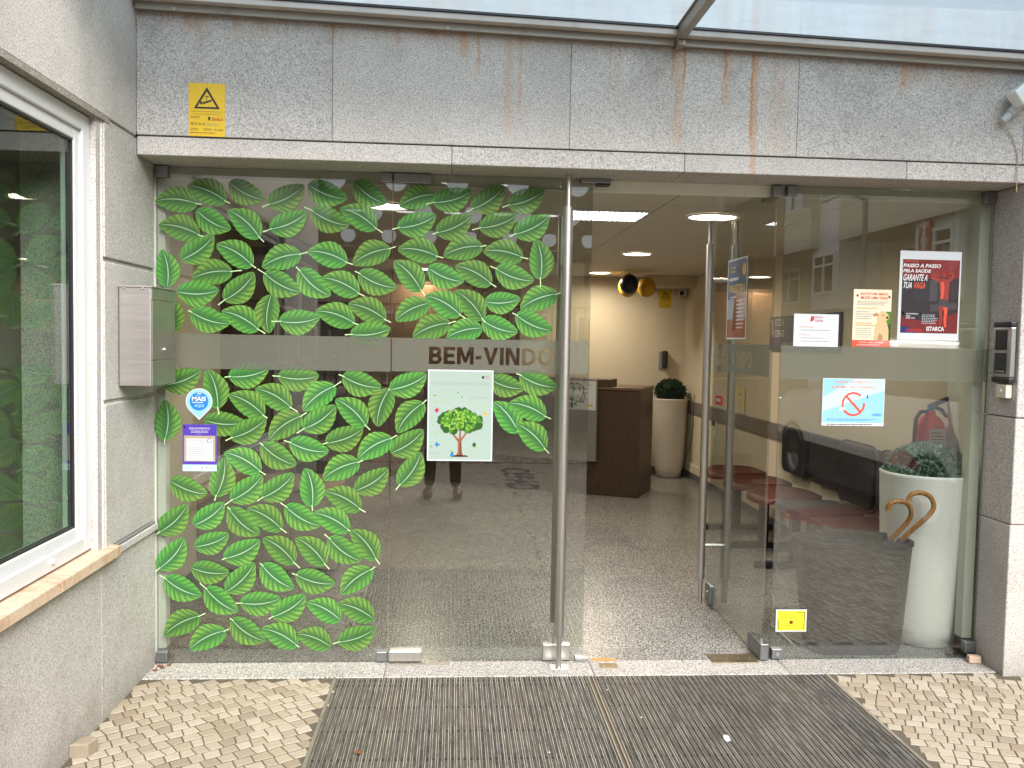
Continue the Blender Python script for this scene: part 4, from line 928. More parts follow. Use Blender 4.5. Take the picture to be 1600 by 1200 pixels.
MB().tube([(XP - .03, -.15, 1.312), (XP - .034, -.15, 1.312)], [.009, .008], 18).build('bell_button', PVC, bl)
# floodlight and conduit at the top right
fl = thing('security_camera', 'white square security camera at the top right edge of the lintel', 'security camera', (3.86, YF - .05, 2.66))
RM = Matrix.Translation(AY(1598, 150, YF - .06)) @ Matrix.Rotation(R(-38), 4, 'Y')
MB().box(-.045, .12, -.04, .03, -.03, .045, M=RM).build('housing', WHITE, fl, bevel=.006); MB().box(-.012, .03, -.0415, -.0401, -.018, .018, M=RM).build('lens_plate', BLACK, fl, bevel=.001); MB().box(-.008, .026, -.043, -.0416, -.014, .014, M=RM).build('lens_glass', GREYL, fl)
MB().box(.03, .06, .03, .055, -.02, .02, M=RM).build('wall_bracket', WHITE, fl)
a, b = AY(1566, 190, YF - .03), AY(1598, 158, YF - .03)
MB().tube([a, a.lerp(b, .35)], [.016, .018], 14).tube([a.lerp(b, .35), b], [.022, .023], 14).build('cable_gland', simple('grey_plastic', (.42, .43, .42), .5), fl)
def cable(name, pts, r, mat, label, cat='cable', n=8):
    o = MB().tube(pts, r, n).build(name, mat); tag(o, label, cat); return o
cable('cable', [AY(1568, 195, YF - .012), AY(1582, 215, YF - .006), AY(1590, 240, YF - .006), AY(1590, 262, YF - .006), AY(1588, 300, YF - .012)], .0022, simple('old_cable', (.42, .3, .18), .6), 'thin tan cable hanging below the security camera')

# entrance grating
grt = thing('entrance_grating', 'pair of ribbed aluminium entrance mats set in the paving before the door', 'entrance mat', (1.95, -.9, 0))
MB().box(GX0 - .03, GX1 + .03, GY0 - .03, GY1, -.028, -.0215).build('pit_floor', simple('pit_dirt', (.055, .05, .042), .95), grt)
FR = simple('weathered_aluminium', (.3, .27, .22), .5, .6, .5, .12, 0, 20, .5)
for x in (GX0, GX1): box('frame_bar', FR, grt, x - .008, x + .006, GY0, GY1, -.02, .0015, .001)
xm = 1.968
box('frame_bar', FR, grt, xm - .013, xm - .007, GY0, GY1, -.02, .0025, .001); box('frame_bar', FR, grt, xm + .006, xm + .012, GY0, GY1, -.02, .0035, .001)
box('frame_bar', FR, grt, GX0, GX1, GY0 - .01, GY0 - .002, -.02, .001, .001)
def m_tread():
    t = NT('mat_tread'); p = t.pos(); n = t.noise(90, 3, .7, t.scale(p, (1, .35, 1))); b = t.noise(3, 4, .6, p)
    c = t.mix(t.ss(n, .35, .68), (.032, .031, .029), (.09, .086, .08)); c = t.mix(t.ss(b, .4, .7), c, t.mix(.5, c, (.15, .14, .125)))
    return t.done(t.bsdf(c, .8, 0., .3, t.bump(n, .6, .002)))
def m_rib():
    t = NT('mat_rib'); p = t.pos(); n = t.noise(60, 3, .7, t.scale(p, (1, .1, 1)))
    return t.done(t.bsdf(t.mix(t.ss(n, .35, .65), (.15, .14, .125), (.46, .44, .4)), .45, .55, .5))
TREAD, RIB = m_tread(), m_rib()
P = .0226
def bar_mesh():
    mb = MB(); l = GY1 - GY0 - .004; h = .0082
    mb.box(-h, -h + .0022, 0, l, -.02, .0, 1).box(h - .0022, h, 0, l, -.02, .0, 1)
    mb.box(-h + .0022, h - .0022, 0, l, -.018, -.0032, 0)
    for x in (-.0028, .0012): mb.box(x, x + .0016, 0, l, -.0032, -.0012, 0)
    return mb.mesh('grating_bar', [TREAD, RIB])
BAR = bar_mesh(); nb = 0
def bars(xa, xb):
    k = int((xb - xa) / P); off = (xb - xa - k * P) / 2 + P / 2
    out = []
    for i in range(k):
        o = link('grating_bar', BAR, grt); o.location = (xa + off + i * P, GY0 + .002, random.uniform(-.0008, .0004)); out.append(xa + off + i * P)
    return out
L1 = bars(GX0 + .006, xm - .013); L2 = bars(xm + .012, GX1 - .008)
for row, yy in enumerate((-.221, -.271, -.494, -.709, -.933, -1.16, -1.39)):
    for LL in (L1, L2):
        mb = MB().box(LL[0], LL[-1], yy - .004, yy + .004, -.0124, -.0115)
        for x in LL: mb.box(x - .0034 , x + .0034, yy - .006, yy + .006, -.012, -.0009)
        tag(mb.build('black_spacer_row', RUBBER, grt), kind='stuff')
MB().box(GX0, GX1, GY0, GY1, -.0214, -.0125).build('gap_dirt', simple('gap_dirt', (.045, .04, .035), .95), grt)

# floor plates
for nm, (xa, xb, ya, yb), m, lb in (('floor_closer_plate', (2.575, 2.80, -.045, .068), BRASS, 'worn brass floor closer plate under the open door hinge'), ('floor_closer_plate', (1.06, 1.34, -.048, -.006), FR, 'thin brown metal closer plate under the closed door'),
                                    ('strike_plate', (2.032, 2.116, -.10, -.04), BRASS, 'small brown strike plate set in the threshold granite'), ('rod_socket', (1.80, 1.882, -.11, -.05), STEEL, 'steel floor socket under the outer door pole')):
    th = thing(nm, lb, 'floor plate', ((xa + xb) / 2, (ya + yb) / 2, 0)); z = .0012
    MB().box(xa, xb, ya, yb, .0011, .0035).build('plate', m, th, bevel=.001)
    for k in range(2 if xb - xa < .15 else 4):
        xx = xa + (xb - xa) * (k + .5) / (2 if xb - xa < .15 else 4); MB().lathe([(.0001, .0046), (.004, .0042), (.0045, .003)], (xx, (ya + yb) / 2, 0), 10).build('screw', STEEL, th)
rs = MB().add([(2.0, -.005, .0014), (2.06, -.012, .0014), (2.13, -.008, .0014), (2.125, .02, .0014), (2.05, .035, .0014), (2.01, .025, .0014), (2.0, -.005, .0018), (2.06, -.012, .0018), (2.13, -.008, .0018), (2.125, .02, .0018), (2.05, .035, .0018), (2.01, .025, .0018)],
    [(0, 5, 4, 3, 2, 1), (6, 7, 8, 9, 10, 11)] + [(i, (i + 1) % 6, 6 + (i + 1) % 6, 6 + i) for i in range(6)]).build('tape_scrap', simple('rust_tape', (.42, .22, .08), .8, 0, .2, .3)); tag(rs, 'rusty orange tape scrap beside the closed door foot', 'tape scrap')
def rock(name, c, r, sc, mat, label, cat, seed):
    q = random.Random(seed); mb = MB(); mb.sphere((0, 0, 0), r, 7, 5, 0, sc); mb.v = [tuple(c[i] + v[i] * q.uniform(.82, 1.15) for i in range(3)) for v in mb.v]
    mb.s = [False] * len(mb.s); o = mb.build(name, mat); tag(o, label, cat); return o
st = MB().prism([(-.02, -.9), (.045, -.895), (.06, -.84), (.02, -.825), (-.0, -.84)], -.004, .05, 'z').build('loose_stone', LIME, bevel=.006); st.location = (.02, .005, 0); tag(st, 'loose beige paving stone leaning at the foot of the side wall', 'stone')
pk = MB().box(-.028, .028, -.018, .018, 0, .034).build('loose_brick', simple('pink_brick', (.55, .4, .3), .8, 0, .3, .1, .002), bevel=.005); pk.location = (3.845, -.06, .002); pk.rotation_euler = (0, 0, R(-12)); tag(pk, 'small pink loose brick by the foot of the pillar', 'brick')
def dry_leaf(c, r, seed, label):
    q = random.Random(seed); n = 9; vs = [(c[0], c[1], c[2] + .004)] + [(c[0] + r * q.uniform(.5, 1.2) * math.cos(2 * math.pi * i / n), c[1] + r * q.uniform(.4, 1.) * math.sin(2 * math.pi * i / n), c[2] + q.uniform(0, .012)) for i in range(n)]
    mb = MB().add(vs, [(0, 1 + i, 1 + (i + 1) % n) for i in range(n)]); o = mb.build('dry_leaf', simple('dry_leaf', (.16, .07, .03), .8, 0, .2, .2)); m_ = o.modifiers.new('thick', 'SOLIDIFY'); m_.thickness = .0008; tag(o, label, 'dry leaf'); return o
dry_leaf((1.013, -.885, .002), .018, 1, 'crumpled brown leaf lying on the left entrance mat')
for i, (x, y) in enumerate(((.035, -.045), (.07, -.03), (.03, -.09), (.05, -.06))): dry_leaf((x, y, .001 if y > -.18 else 0), .014, 10 + i, ['brown leaf litter against the bottom left glass clamp', 'brown leaf litter just right of the bottom left clamp', 'brown leaf litter nearest the camera in the left wall corner', 'brown leaf litter in the middle of the left corner heap'][i])
sc_ = MB().add([(2.385, -.84, .002), (2.405, -.835, .004), (2.41, -.79, .003), (2.392, -.785, .006), (2.383, -.81, .002)], [(0, 1, 2, 3, 4)]).build('paper_scrap', PAPER); m_ = sc_.modifiers.new('t', 'SOLIDIFY'); m_.thickness = .0006; tag(sc_, 'white paper scrap on the right entrance mat', 'paper scrap')
q = random.Random(9)
for i, (px, py, l) in enumerate(((949, 1079, 'tiny white crumb near the top of the right mat'), (858, 1177, 'tiny white crumb low on the left mat'), (1107, 1155, 'dark grey pellet left of the paper scrap'), (1002, 1122, 'small pale crumb beside the seam of the two mats'))):
    p = AZ(px, py); rock('crumb', (p.x, p.y, .003), .0045, (1, .8, .7), PAPER if i != 2 else GREYW, l, 'crumb', 20 + i)

# ================================================================ INSIDE THE HALL
# tall planter by the glass with a grassy bush
def planter(cx, cy, r0, r1, h, label, mat, name='tall_planter'):
    th = thing(name, label, 'planter', (cx, cy, 0), 'tall white planters')
    prof = [(.0005, .002), (r0 - .02, .0), (r0, .012)] + [(r0 + (r1 - r0) * (k / 10) ** .55, .012 + (h - .03) * k / 10) for k in range(1, 11)] + [(r1 + .002, h - .006), (r1 - .004, h), (r1 - .022, h - .004), (r1 - .03, h - .05), (.0005, h - .06)]
    MB().lathe(prof, (cx, cy, 0), 48).build('pot', mat, th)
    MB().lathe([(r1 - .027, h - .03), (.0005, h - .02)], (cx, cy, 0), 24).build('soil', simple('soil', (.03, .02, .015), .95), th)
    return th
POT = simple('white_pot', (.9, .9, .9), .35, 0, .4, .01); POT2 = simple('grey_white_pot', (.52, .47, .4), .4, 0, .4, .02)
PX, PY, PH = 3.766, .284, .872
pl = planter(PX, PY, .168, .222, PH, 'tall white planter with a silvery green bush behind the right panel', POT)
def m_blade(name, a, b, c):
    t = NT(name); r = t.n('Attribute', attribute_name='tone').outputs['Fac']; return t.done(t.bsdf(t.ramp(r, [(0, a), (.5, b), (1, c)]), .5, 0., .4))
BL = m_blade('bush_blade', (.05, .13, .07), (.2, .34, .26), (.45, .58, .52)); BLR = m_blade('red_blade', (.12, .02, .01), (.3, .07, .03), (.2, .12, .05))
def tufts(cx, cy, cz, rx, ry, rz, n, length, wid, mat, seed, sel=None, up=.35):
    q = random.Random(seed); mb = MB(); tn = []
    while n > 0:
        d = Vector((q.gauss(0, 1), q.gauss(0, 1), abs(q.gauss(0, 1)) - .15)).normalized()
        if sel and not sel(d): continue
        n -= 1; k = q.uniform(.8, 1.02); p = Vector((cx + d.x * rx * k, cy + d.y * ry * k, cz + d.z * rz * k)); tone = q.random()
        for b in range(5):
            dd = (d + Vector((q.gauss(0, .6), q.gauss(0, .6), q.gauss(0, .5) + up))).normalized(); s_ = dd.cross(Vector((q.gauss(0, 1), q.gauss(0, 1), q.gauss(0, 1)))).normalized(); L = length * q.uniform(.6, 1.2)
            e = p + dd * L; e.z -= L * .12; m1 = p.lerp(e, .5) + Vector((0, 0, L * .1)); w = wid
            mb.add([p - s_ * w * .4, p + s_ * w * .4, m1 + s_ * w, e, m1 - s_ * w], [(0, 1, 2, 3, 4)]); tn += [min(1, max(0, tone + q.uniform(-.25, .25)))] * 5
    return mb, tn
def tone_build(mb, tn, name, mat, parent):
    o = mb.build(name, mat, parent, fix=False); at = o.data.attributes.new('tone', 'FLOAT', 'POINT'); at.data.foreach_set('value', tn); return o
isred = lambda d: d.x < -.62 and d.z > .3 and d.y < .3
mb, tn = tufts(PX, PY, PH - .02, .19, .19, .15, 3200, .03, .0042, BL, 4, lambda d: not isred(d)); tag(tone_build(mb, tn, 'bush', BL, pl), kind='stuff')
mb, tn = tufts(PX, PY, PH - .02, .188, .188, .145, 170, .028, .004, BLR, 5, isred); tag(tone_build(mb, tn, 'red_foliage', BLR, pl), kind='stuff')
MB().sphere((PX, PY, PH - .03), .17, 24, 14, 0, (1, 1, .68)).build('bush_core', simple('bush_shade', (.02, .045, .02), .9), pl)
# back planter with clipped ball
BX, BY = 3.775, 5.58
p2 = planter(BX, BY, .135, .195, .888, 'tall planter with a dark clipped ball in the back corner', POT2)
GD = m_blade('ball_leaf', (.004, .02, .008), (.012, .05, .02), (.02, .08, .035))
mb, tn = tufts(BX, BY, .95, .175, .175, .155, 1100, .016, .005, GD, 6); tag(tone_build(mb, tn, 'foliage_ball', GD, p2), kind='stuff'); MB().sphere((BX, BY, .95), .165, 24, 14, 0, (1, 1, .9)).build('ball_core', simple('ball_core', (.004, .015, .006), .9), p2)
cable('power_cord', [(3.985, 5.36, .95), (3.975, 5.34, .8), (3.975, 5.33, .6), (3.96, 5.36, .4), (3.93, 5.42, .25), (3.94, 5.5, .1)], .004, BLACK, 'black cord hanging down the wall beside the back planter', 'cord')
# black bin with two umbrellas
bin_ = thing('umbrella_bin', 'large dark grey plastic tub holding umbrellas behind the right panel', 'bin', (3.35, .27, 0))
def rr_rect(x0, x1, y0, y1, r, n=5):
    out = []
    for cx, cy, a in ((x1 - r, y1 - r, 0), (x0 + r, y1 - r, 90), (x0 + r, y0 + r, 180), (x1 - r, y0 + r, 270)):
        for i in range(n + 1): b = R(a + 90 * i / n); out.append((cx + r * math.cos(b), cy + r * math.sin(b)))
    return out
A_ = rr_rect(3.10, 3.565, .035, .25, .08); B_ = rr_rect(3.045, 3.60, .02, .28, .09); n = len(A_)
lv = [(A_, .0), (A_, .02)] ; mb = MB()
rings = [[(3.35 + (x - 3.35) * .93, .15 + (y - .15) * .93, .002) for x, y in A_], [(x, y, .03) for x, y in A_], [(x, y, .53) for x, y in B_], [(3.35 + (x - 3.35) * 1.03, .15 + (y - .15) * 1.03, .535) for x, y in B_], [(3.35 + (x - 3.35) * 1.03, .15 + (y - .15) * 1.03, .555) for x, y in B_], [(3.35 + (x - 3.35) * .97, .15 + (y - .15) * .97, .555) for x, y in B_], [(3.35 + (x - 3.35) * .94, .15 + (y - .15) * .94, .05) for x, y in A_]]
vs = [v for r_ in rings for v in r_]; mb.add(vs, [(i * n + j, i * n + (j + 1) % n, (i + 1) * n + (j + 1) % n, (i + 1) * n + j) for i in range(len(rings) - 1) for j in range(n)], 0, False); mb.add(rings[0], [tuple(range(n))[::-1]]); mb.add(rings[-1], [tuple(range(n))])
mb.build('tub', simple('tub_plastic', (.012, .012, .013), .6, 0, .4), bin_)
def umbrella(pts, foot, label, fab, hook_r=.0118):
    th = thing('umbrella', label, 'umbrella', foot, 'umbrellas standing in the tub')
    P_ = [Vector(p) for p in pts]
    # round the hook with a few interpolated points
    def cr(a, b, c, d, t): return .5 * ((2 * b) + (c - a) * t + (2 * a - 5 * b + 4 * c - d) * t * t + (-a + 3 * b - 3 * c + d) * t ** 3)
    Q = []; E_ = [P_[0]] + P_ + [P_[-1]]
    for i in range(len(P_) - 1):
        for k in range(6): Q.append(cr(E_[i], E_[i + 1], E_[i + 2], E_[i + 3], k / 6))
    Q.append(P_[-1])
    MB().tube(Q, [hook_r * (1.12 if k < 2 else 1.) for k in range(len(Q))], 14).build('crook_handle', CANE, th)
    e = P_[-1]; f = Vector(foot); d = (f - e)
    MB().tube([e, e + d * .02], [.014, .014], 12).build('ferrule', STEEL, th)
    m = MB(); nn = 10; rings = []
    for tt, r_ in ((.02, .016), (.08, .03), (.3, .036), (.8, .022), (.98, .008)):
        c = e + d * tt; rings += [(c.x + r_ * (1 if j % 2 else .55) * math.cos(2 * math.pi * j / (2 * nn)), c.y + r_ * (1 if j % 2 else .55) * math.sin(2 * math.pi * j / (2 * nn)), c.z + (.018 if (j % 2 and tt < .03) else 0)) for j in range(2 * nn)]
    k2 = 2 * nn; m.add(rings, [(i * k2 + j, i * k2 + (j + 1) % k2, (i + 1) * k2 + (j + 1) % k2, (i + 1) * k2 + j) for i in range(4) for j in range(k2)], 0, True); m.build('folded_canopy', fab, th)
UY = .027
def up(px, py, Y=UY): return AY(px, py, Y)
umbrella([up(1387, 798), up(1391, 787), up(1405, 783), up(1419, 788), up(1424, 803, .035), up(1415, 819, .055), up(1392, 842, .1)], (3.33, .17, .06), 'left umbrella in the tub with the smaller pale crook handle', simple('navy_fabric', (.03, .035, .08), .8))
umbrella([up(1420, 782), up(1424, 773), up(1438, 770), up(1453, 776), up(1459, 791, .03), up(1450, 806, .035), up(1424, 829, .07), up(1410, 843, .1)], (3.38, .19, .06), 'right umbrella in the tub with the larger brown crook handle', simple('plum_fabric', (.07, .045, .08), .8))
# fire extinguisher
ex = thing('fire_extinguisher', 'red fire extinguisher on the wall behind the right planter', 'fire extinguisher', (3.9, .62, .8))
ec = AX(1453, 665, 3.895); cx, cy, cz = 3.895, ec.y, ec.z
REDP = simple('red_paint', (.72, .012, .02), .25, 0, .5, .02)
MB().lathe([(.0005, -.33), (.065, -.33), (.075, -.32), (.075, -.02), (.068, .015), (.045, .045), (.026, .058), (.024, .08), (.0005, .08)], (cx, cy, cz), 36).build('cylinder', REDP, ex)
MB().tube([(cx, cy, cz + .078), (cx, cy, cz + .105)], .018, 14).build('valve', simple('blue_tag', (.05, .2, .5), .4), ex)
MB().box(-.012, .012, -.01, .01, 0, .115, M=Matrix.Translation((cx - .01, cy, cz + .10)) @ Matrix.Rotation(R(66), 4, 'Y')).build('lever', simple('slate_metal', (.06, .07, .1), .4, .3), ex, bevel=.003)
MB().tube([(cx + .02, cy, cz + .1), (cx + .06, cy - .004, cz + .085), (cx + .085, cy - .006, cz + .05)], [.01, .011, .009], 10).build('carry_handle', simple('slate_metal2', (.05, .055, .08), .4, .3), ex)
MB().tube([(cx - .015, cy, cz + .075), (cx - .06, cy - .01, cz + .075), (cx - .09, cy - .02, cz + .04), (cx - .095, cy - .02, cz - .05), (cx - .09, cy - .02, cz - .24)], .0105, 10).build('hose', BLACK, ex)
Sheet((cx - .045, cy - .0785, cz - .14), EX, EZ, .09, .13).lines(.1, .1, .9, .9, 6, RED).build('label', None, None, WINK, parent=ex)
# bench with red seats
bn = thing('waiting_bench', 'row of red seats on a black beam along the right wall', 'bench', (3.65, 2.1, 0))
SEAT = simple('red_seat', (.1, .015, .013), .4, 0, .4, .08)
def seat(y):
    n = 26; top = []; 
    for i in range(n):
        a = 2 * math.pi * i / n; c, s_ = math.cos(a), math.sin(a); sx = math.copysign(abs(c) ** .62, c); sy = math.copysign(abs(s_) ** .62, s_)
        top.append((3.655 + .235 * sx, y + .225 * sy, .47 + (.012 * abs(sy) ** 3) - (.02 if sx < -.7 else 0)))
    m = MB(); b = [(x, y_, z - .035) for x, y_, z in top]; inn = [(3.655 + (x - 3.655) * .55, y + (y_ - y) * .55, .458) for x, y_, z in top]
    m.add(top + b + inn, [(i, (i + 1) % n, n + (i + 1) % n, n + i) for i in range(n)] + [(2 * n + i, 2 * n + (i + 1) % n, (i + 1) % n, i) for i in range(n)], 0, True); m.add(inn, [tuple(range(n))], 0, True); m.add(b, [tuple(range(n))[::-1]])
    return m.build('seat', SEAT, bn)
for y in (2.95, 2.42, 1.89): seat(y)
CHF = simple('chair_frame', (.1, .1, .105), .4, .5)
def black_chair(y, label):
    th = thing('chair', label, 'chair', (3.7, y, 0), 'black chairs against the right wall')
    MB().prism(rr_rect(y - .24, y + .24, .49, .87, .07), 3.90, 3.94, 'x').build('backrest', BLACK, th, bevel=.012)
    MB().prism(rr_rect(3.47, 3.89, y - .24, y + .24, .07), .43, .48, 'z').build('seat', BLACK, th, bevel=.012)
    fp = rr_rect(y - .262, y + .262, .47, .888, .09)
    MB().tube([(3.925, a, b) for a, b in fp] + [(3.925, *fp[0])], .008, 8).build('back_frame', CHF, th)
    for xx, sx in ((3.52, -.03), (3.86, .05)):
        for yy in (y - .22, y + .22): MB().tube([(xx, yy, .43), (xx + sx, yy, .004)], .009, 8).build('leg', CHF, th)
black_chair(1.36, 'black padded chair beside the red bench against the right wall'); black_chair(.82, 'black padded chair nearest the glass, left of the white planter')
for y in (2.42, 1.89): MB().prism(rr_rect(y - .24, y + .24, .52, .87, .07), 3.93, 3.965, 'x').build('backrest', BLACK, bn, bevel=.01)
box('beam', BLACK, bn, 3.63, 3.68, 1.62, 3.15, .39, .43, .004)
for y in (2.86, 2.24, 1.66):
    box('leg', BLACK, bn, 3.62, 3.68, y - .03, y + .03, .035, .39, .004); box('foot_bar', BLACK, bn, 3.38, 3.95, y - .025, y + .025, .003, .045, .006)
# reception desk
dk = thing('reception_desk', 'dark wood reception desk with a grey front panel at the back of the hall', 'desk', (3.133, 4.199, 0))
a = Vector((3.133, 4.199, 0)); e1 = Vector((-.9046, .4262, 0)); e1.normalize(); e2 = Vector((.4262, .9046, 0)).normalized()
DM = Matrix((e1, e2, Vector((0, 0, 1)))).transposed().to_4x4(); DM.translation = a
MB().box(0, 2.3, 0, .56, .004, 1.04, M=DM).build('body', DARKWOOD, dk, bevel=.003); MB().box(-.008, 2.31, -.012, .57, 1.0405, 1.068, M=DM).build('top', m_wood('lighter_wood', (.09, .055, .032), (.13, .085, .05)), dk, bevel=.003)
MB().box(.42, 2.3, -.055, -.0125, .335, 1.142, M=DM).build('front_panel', simple('grey_laminate', (.16, .15, .135), .5), dk, bevel=.003)
MB().box(.30, 2.3, -.0125, .25, 1.0685, 1.142, M=DM).build('counter_screen', DARKWOOD, dk, bevel=.003)
sp = Sheet(DM @ Vector((.85, -.0565, .838)), -e1, EZ, .42, .285)
rp = random.Random(2)
for i in range(330):
    q_ = math.sqrt(rp.random()); an = rp.uniform(0, 6.28); u, v = .42 + .36 * q_ * math.cos(an), .53 + .42 * q_ * math.sin(an)
    if v < .2 and abs(u - .42) > .12: continue
    w = .006 + .012 * q_; an2 = rp.uniform(0, 3.14); k = .42 / .285
    sp.poly([(u + w * 1.5 * math.cos(an2), v + k * w * 1.5 * math.sin(an2)), (u - w * .7 * math.sin(an2), v + k * w * .7 * math.cos(an2)), (u - w * 1.5 * math.cos(an2), v - k * w * 1.5 * math.sin(an2)), (u + w * .7 * math.sin(an2), v - k * w * .7 * math.cos(an2))], INK if rp.random() < .6 else DGREEN, 1 + i * .002)
sp.poly([(.4, .05), (.45, .05), (.43, .3), (.47, .45), (.42, .4), (.38, .45), (.41, .3)], INK, 2); sp.lines(.8, .82, .94, .9, 1, GREY, fill=.7); sp.rect(.82, .12, .93, .2, GOLD)
sp.build('poster', 'landscape leaf-tree poster on the grey front of the reception desk', 'poster', PAPER)
# balloons, camera, sign, dispenser, socket
def balloon(c, r, mat, label, sq=(1, 1, 1.08)):
    th = thing('balloon', label, 'balloon', c, 'party balloons under the ceiling')
    MB().sphere(c, r, 28, 18, 0, sq).build('bulb', mat, th); MB().tube([(c[0], c[1], c[2] + r * 1.06), (c[0], c[1], c[2] + r * 1.06 + .015)], [.004, .009], 8).build('knot', mat, th); MB().tube([(c[0], c[1], c[2] + r * 1.06 + .015), (c[0], c[1], 2.249)], .001, 5).build('string', WHITE, th)
c = AY(983, 444, 5.0); balloon((c.x, c.y, c.z), .098, simple('black_latex', (.008, .009, .02), .4, 0, .5, .01), 'black balloon in front of the two yellow ones')
c = AY(1010, 449, 5.1); balloon((c.x, c.y, c.z), .098, simple('yellow_latex', (.55, .3, .01), .5, 0, .5, .01), 'yellow balloon right of the black one')
c = AY(981, 448, 5.28); balloon((c.x, c.y, c.z), .104, simple('yellow_latex2', (.55, .33, .02), .5, 0, .5, .01), 'yellow balloon half hidden behind the black one')
bw = YB - .001
p = AY(1029, 481, bw); s = Sheet((p.x, bw - .001, p.z), EX, EZ, .148, .205); warning_print(s); s.lines(.15, .38, .85, .45, 1, INK); s.lines(.1, .06, .9, .3, 4, GOLD)
s.build('warning_sign', 'small yellow CCTV sign on the back wall right of the balloons', 'warning sign', YELLOW)
cm = thing('dome_camera', 'small white security camera in the back corner under the ceiling', 'security camera', (3.92, YB, 2.12)); p = AY(1066, 458, YB - .06)
MB().box(p.x - .055, p.x + .055, YB - .07, YB - .001, p.z - .03, p.z + .05).build('housing', WHITE, cm, bevel=.02, seg=4); MB().sphere((p.x - .008, YB - .072, p.z), .028, 18, 12).build('lens', BLACK, cm); MB().box(p.x - .075, p.x + .08, YB - .05, YB - .001, p.z + .051, p.z + .058).build('mount', BLACK, cm)
sd_ = thing('soap_dispenser', 'black and grey hand gel dispenser on the back wall', 'dispenser', (3.8, YB, 1.35)); p = AY(1037, 563, YB - .05)
box('back_plate', simple('grey_plate', (.3, .3, .29), .4), sd_, p.x - .05, p.x + .05, YB - .02, YB - .001, p.z - .1, p.z + .1, .006); box('bottle', BLACK, sd_, p.x - .022, p.x + .04, YB - .1, YB - .0205, p.z - .085, p.z + .11, .02, 3)
sk = thing('wall_socket', 'beige wall socket with a plug below the chair rail', 'wall socket', (XR, 4.7, .6)); p = AX(1118, 668, XR)
box('socket_plate', JAMB, sk, XR - .012, XR - .0005, p.y - .045, p.y + .05, p.z - .12, p.z + .1, .004); box('plug', BLACK, sk, XR - .04, XR - .0121, p.y - .02, p.y + .025, p.z + .02, p.z + .07, .005)
# pale letter on the right wall
p = AX(1157, 625, XR); vs, fs = text_geo('P', .05); xs = [v[0] for v in vs]; ys_ = [v[1] for v in vs]; mn, mx, c0, c1 = min(xs), max(xs), min(ys_), max(ys_)
mb = MB(); A = [(XR - .006, p.y - .14 + .28 * (v[0] - mn) / (mx - mn), p.z - .12 + .24 * (v[1] - c0) / (c1 - c0)) for v in vs]; mb.add(A, fs); o = mb.build('wall_letter', simple('pale_yellow_vinyl', (.72, .6, .3), .5), fix=False); m_ = o.modifiers.new('t', 'SOLIDIFY'); m_.thickness = .004; tag(o, 'pale yellow letter stuck on the right wall above the chair rail', 'wall letter')
# left part of the hall: low grey cabinets and dark shelving
cb_ = thing('low_cabinet', 'low grey cabinet with doors behind the lower leaf stickers', 'cabinet', (.1, 1.6, 0))
MB().box(XL + .002, .62, 1.43, 1.9, .05, .55).build('carcass', simple('grey_cabinet', (.2, .185, .165), .5), cb_, bevel=.003)
for k in range(3): box('cabinet_door', simple('grey_door', (.26, .24, .21), .45), cb_, XL + .006 + k * .283, XL + .283 + k * .283, 1.414, 1.429, .06, .535, .003); box('door_knob', STEEL, cb_, XL + .25 + k * .283, XL + .262 + k * .283, 1.40, 1.4135, .42, .48, .002)
box('cabinet_top', m_wood('cabinet_top', (.2, .14, .09), (.28, .2, .13)), cb_, XL + .001, .64, 1.40, 1.92, .5505, .575, .003)
sh = thing('bookcase', 'tall dark wood bookcase against the left interior wall behind the leaves', 'bookcase', (.0, 3.2, 0))
for x_, w_ in ((XL + .001, .02),): MB().box(XL + .001, XL + .02, 1.95, 5.2, .004, 2.1).build('back_panel', DARKWOOD, sh)
for y in (1.95, 2.75, 3.55, 4.35, 5.18): box('side_panel', DARKWOOD, sh, XL + .021, XL + .37, y, y + .022, .004, 2.1, .002)
for z in (.06, .5, .9, 1.3, 1.7, 2.08): box('shelf', MIDWOOD, sh, XL + .022, XL + .36, 1.973, 5.179, z, z + .02)
cols_ = [simple('book_%s' % n_, c_, .7) for n_, c_ in (('ochre', (.3, .2, .1)), ('brown', (.12, .08, .05)), ('grey', (.2, .2, .19)), ('green', (.06, .1, .07)))]
q = random.Random(4); mbk = [MB() for _ in cols_]
for z in (.52, .92, 1.32, 1.72):
    y = 2.0
    while y < 5.1:
        w_ = q.uniform(.02, .05); mbk[q.randrange(4)].box(XL + .03, XL + .03 + q.uniform(.18, .26), y, y + w_, z + .001, z + q.uniform(.2, .32)); y += w_ + q.choice((.001, .001, .05))
bk_ = MB(); 
for i, m_ in enumerate(mbk): bk_.add(m_.v, m_.f, i)
o = bk_.build('books', cols_, sh); tag(o, kind='stuff')
wb2 = thing('back_cabinet', 'tall brown wooden cabinet wall at the back left of the hall', 'cabinet', (1.0, 5.6, 0))
MB().box(XL + .4, 2.05, 5.45, YB - .001, .004, 2.12).build('carcass', DARKWOOD, wb2)
for k in range(4): box('cabinet_door', MIDWOOD, wb2, XL + .405 + k * .47, XL + .87 + k * .47, 5.43, 5.449, .08, 2.08, .004); box('handle', STEEL, wb2, XL + .84 + k * .47, XL + .855 + k * .47, 5.405, 5.429, 1.0, 1.15, .002)
# cable with a black plug by the pillar
cable('door_cable', [(3.80, .05, .006), (3.82, .06, .01), (3.86, .09, .02), (3.885, .16, .06), (3.885, .2, .2), (3.89, .22, .3)], .006, BLACK, 'black cable curling on the floor behind the right panel corner')
MB().lathe([(.0005, .0), (.024, .0), (.026, .012), (.02, .03), (.0005, .033)], (3.79, .045, .001), 20).build('cable_reel', BLACK, None); tag(bpy.data.objects['cable_reel'], 'small black rubber reel on the floor by the right corner', 'reel')
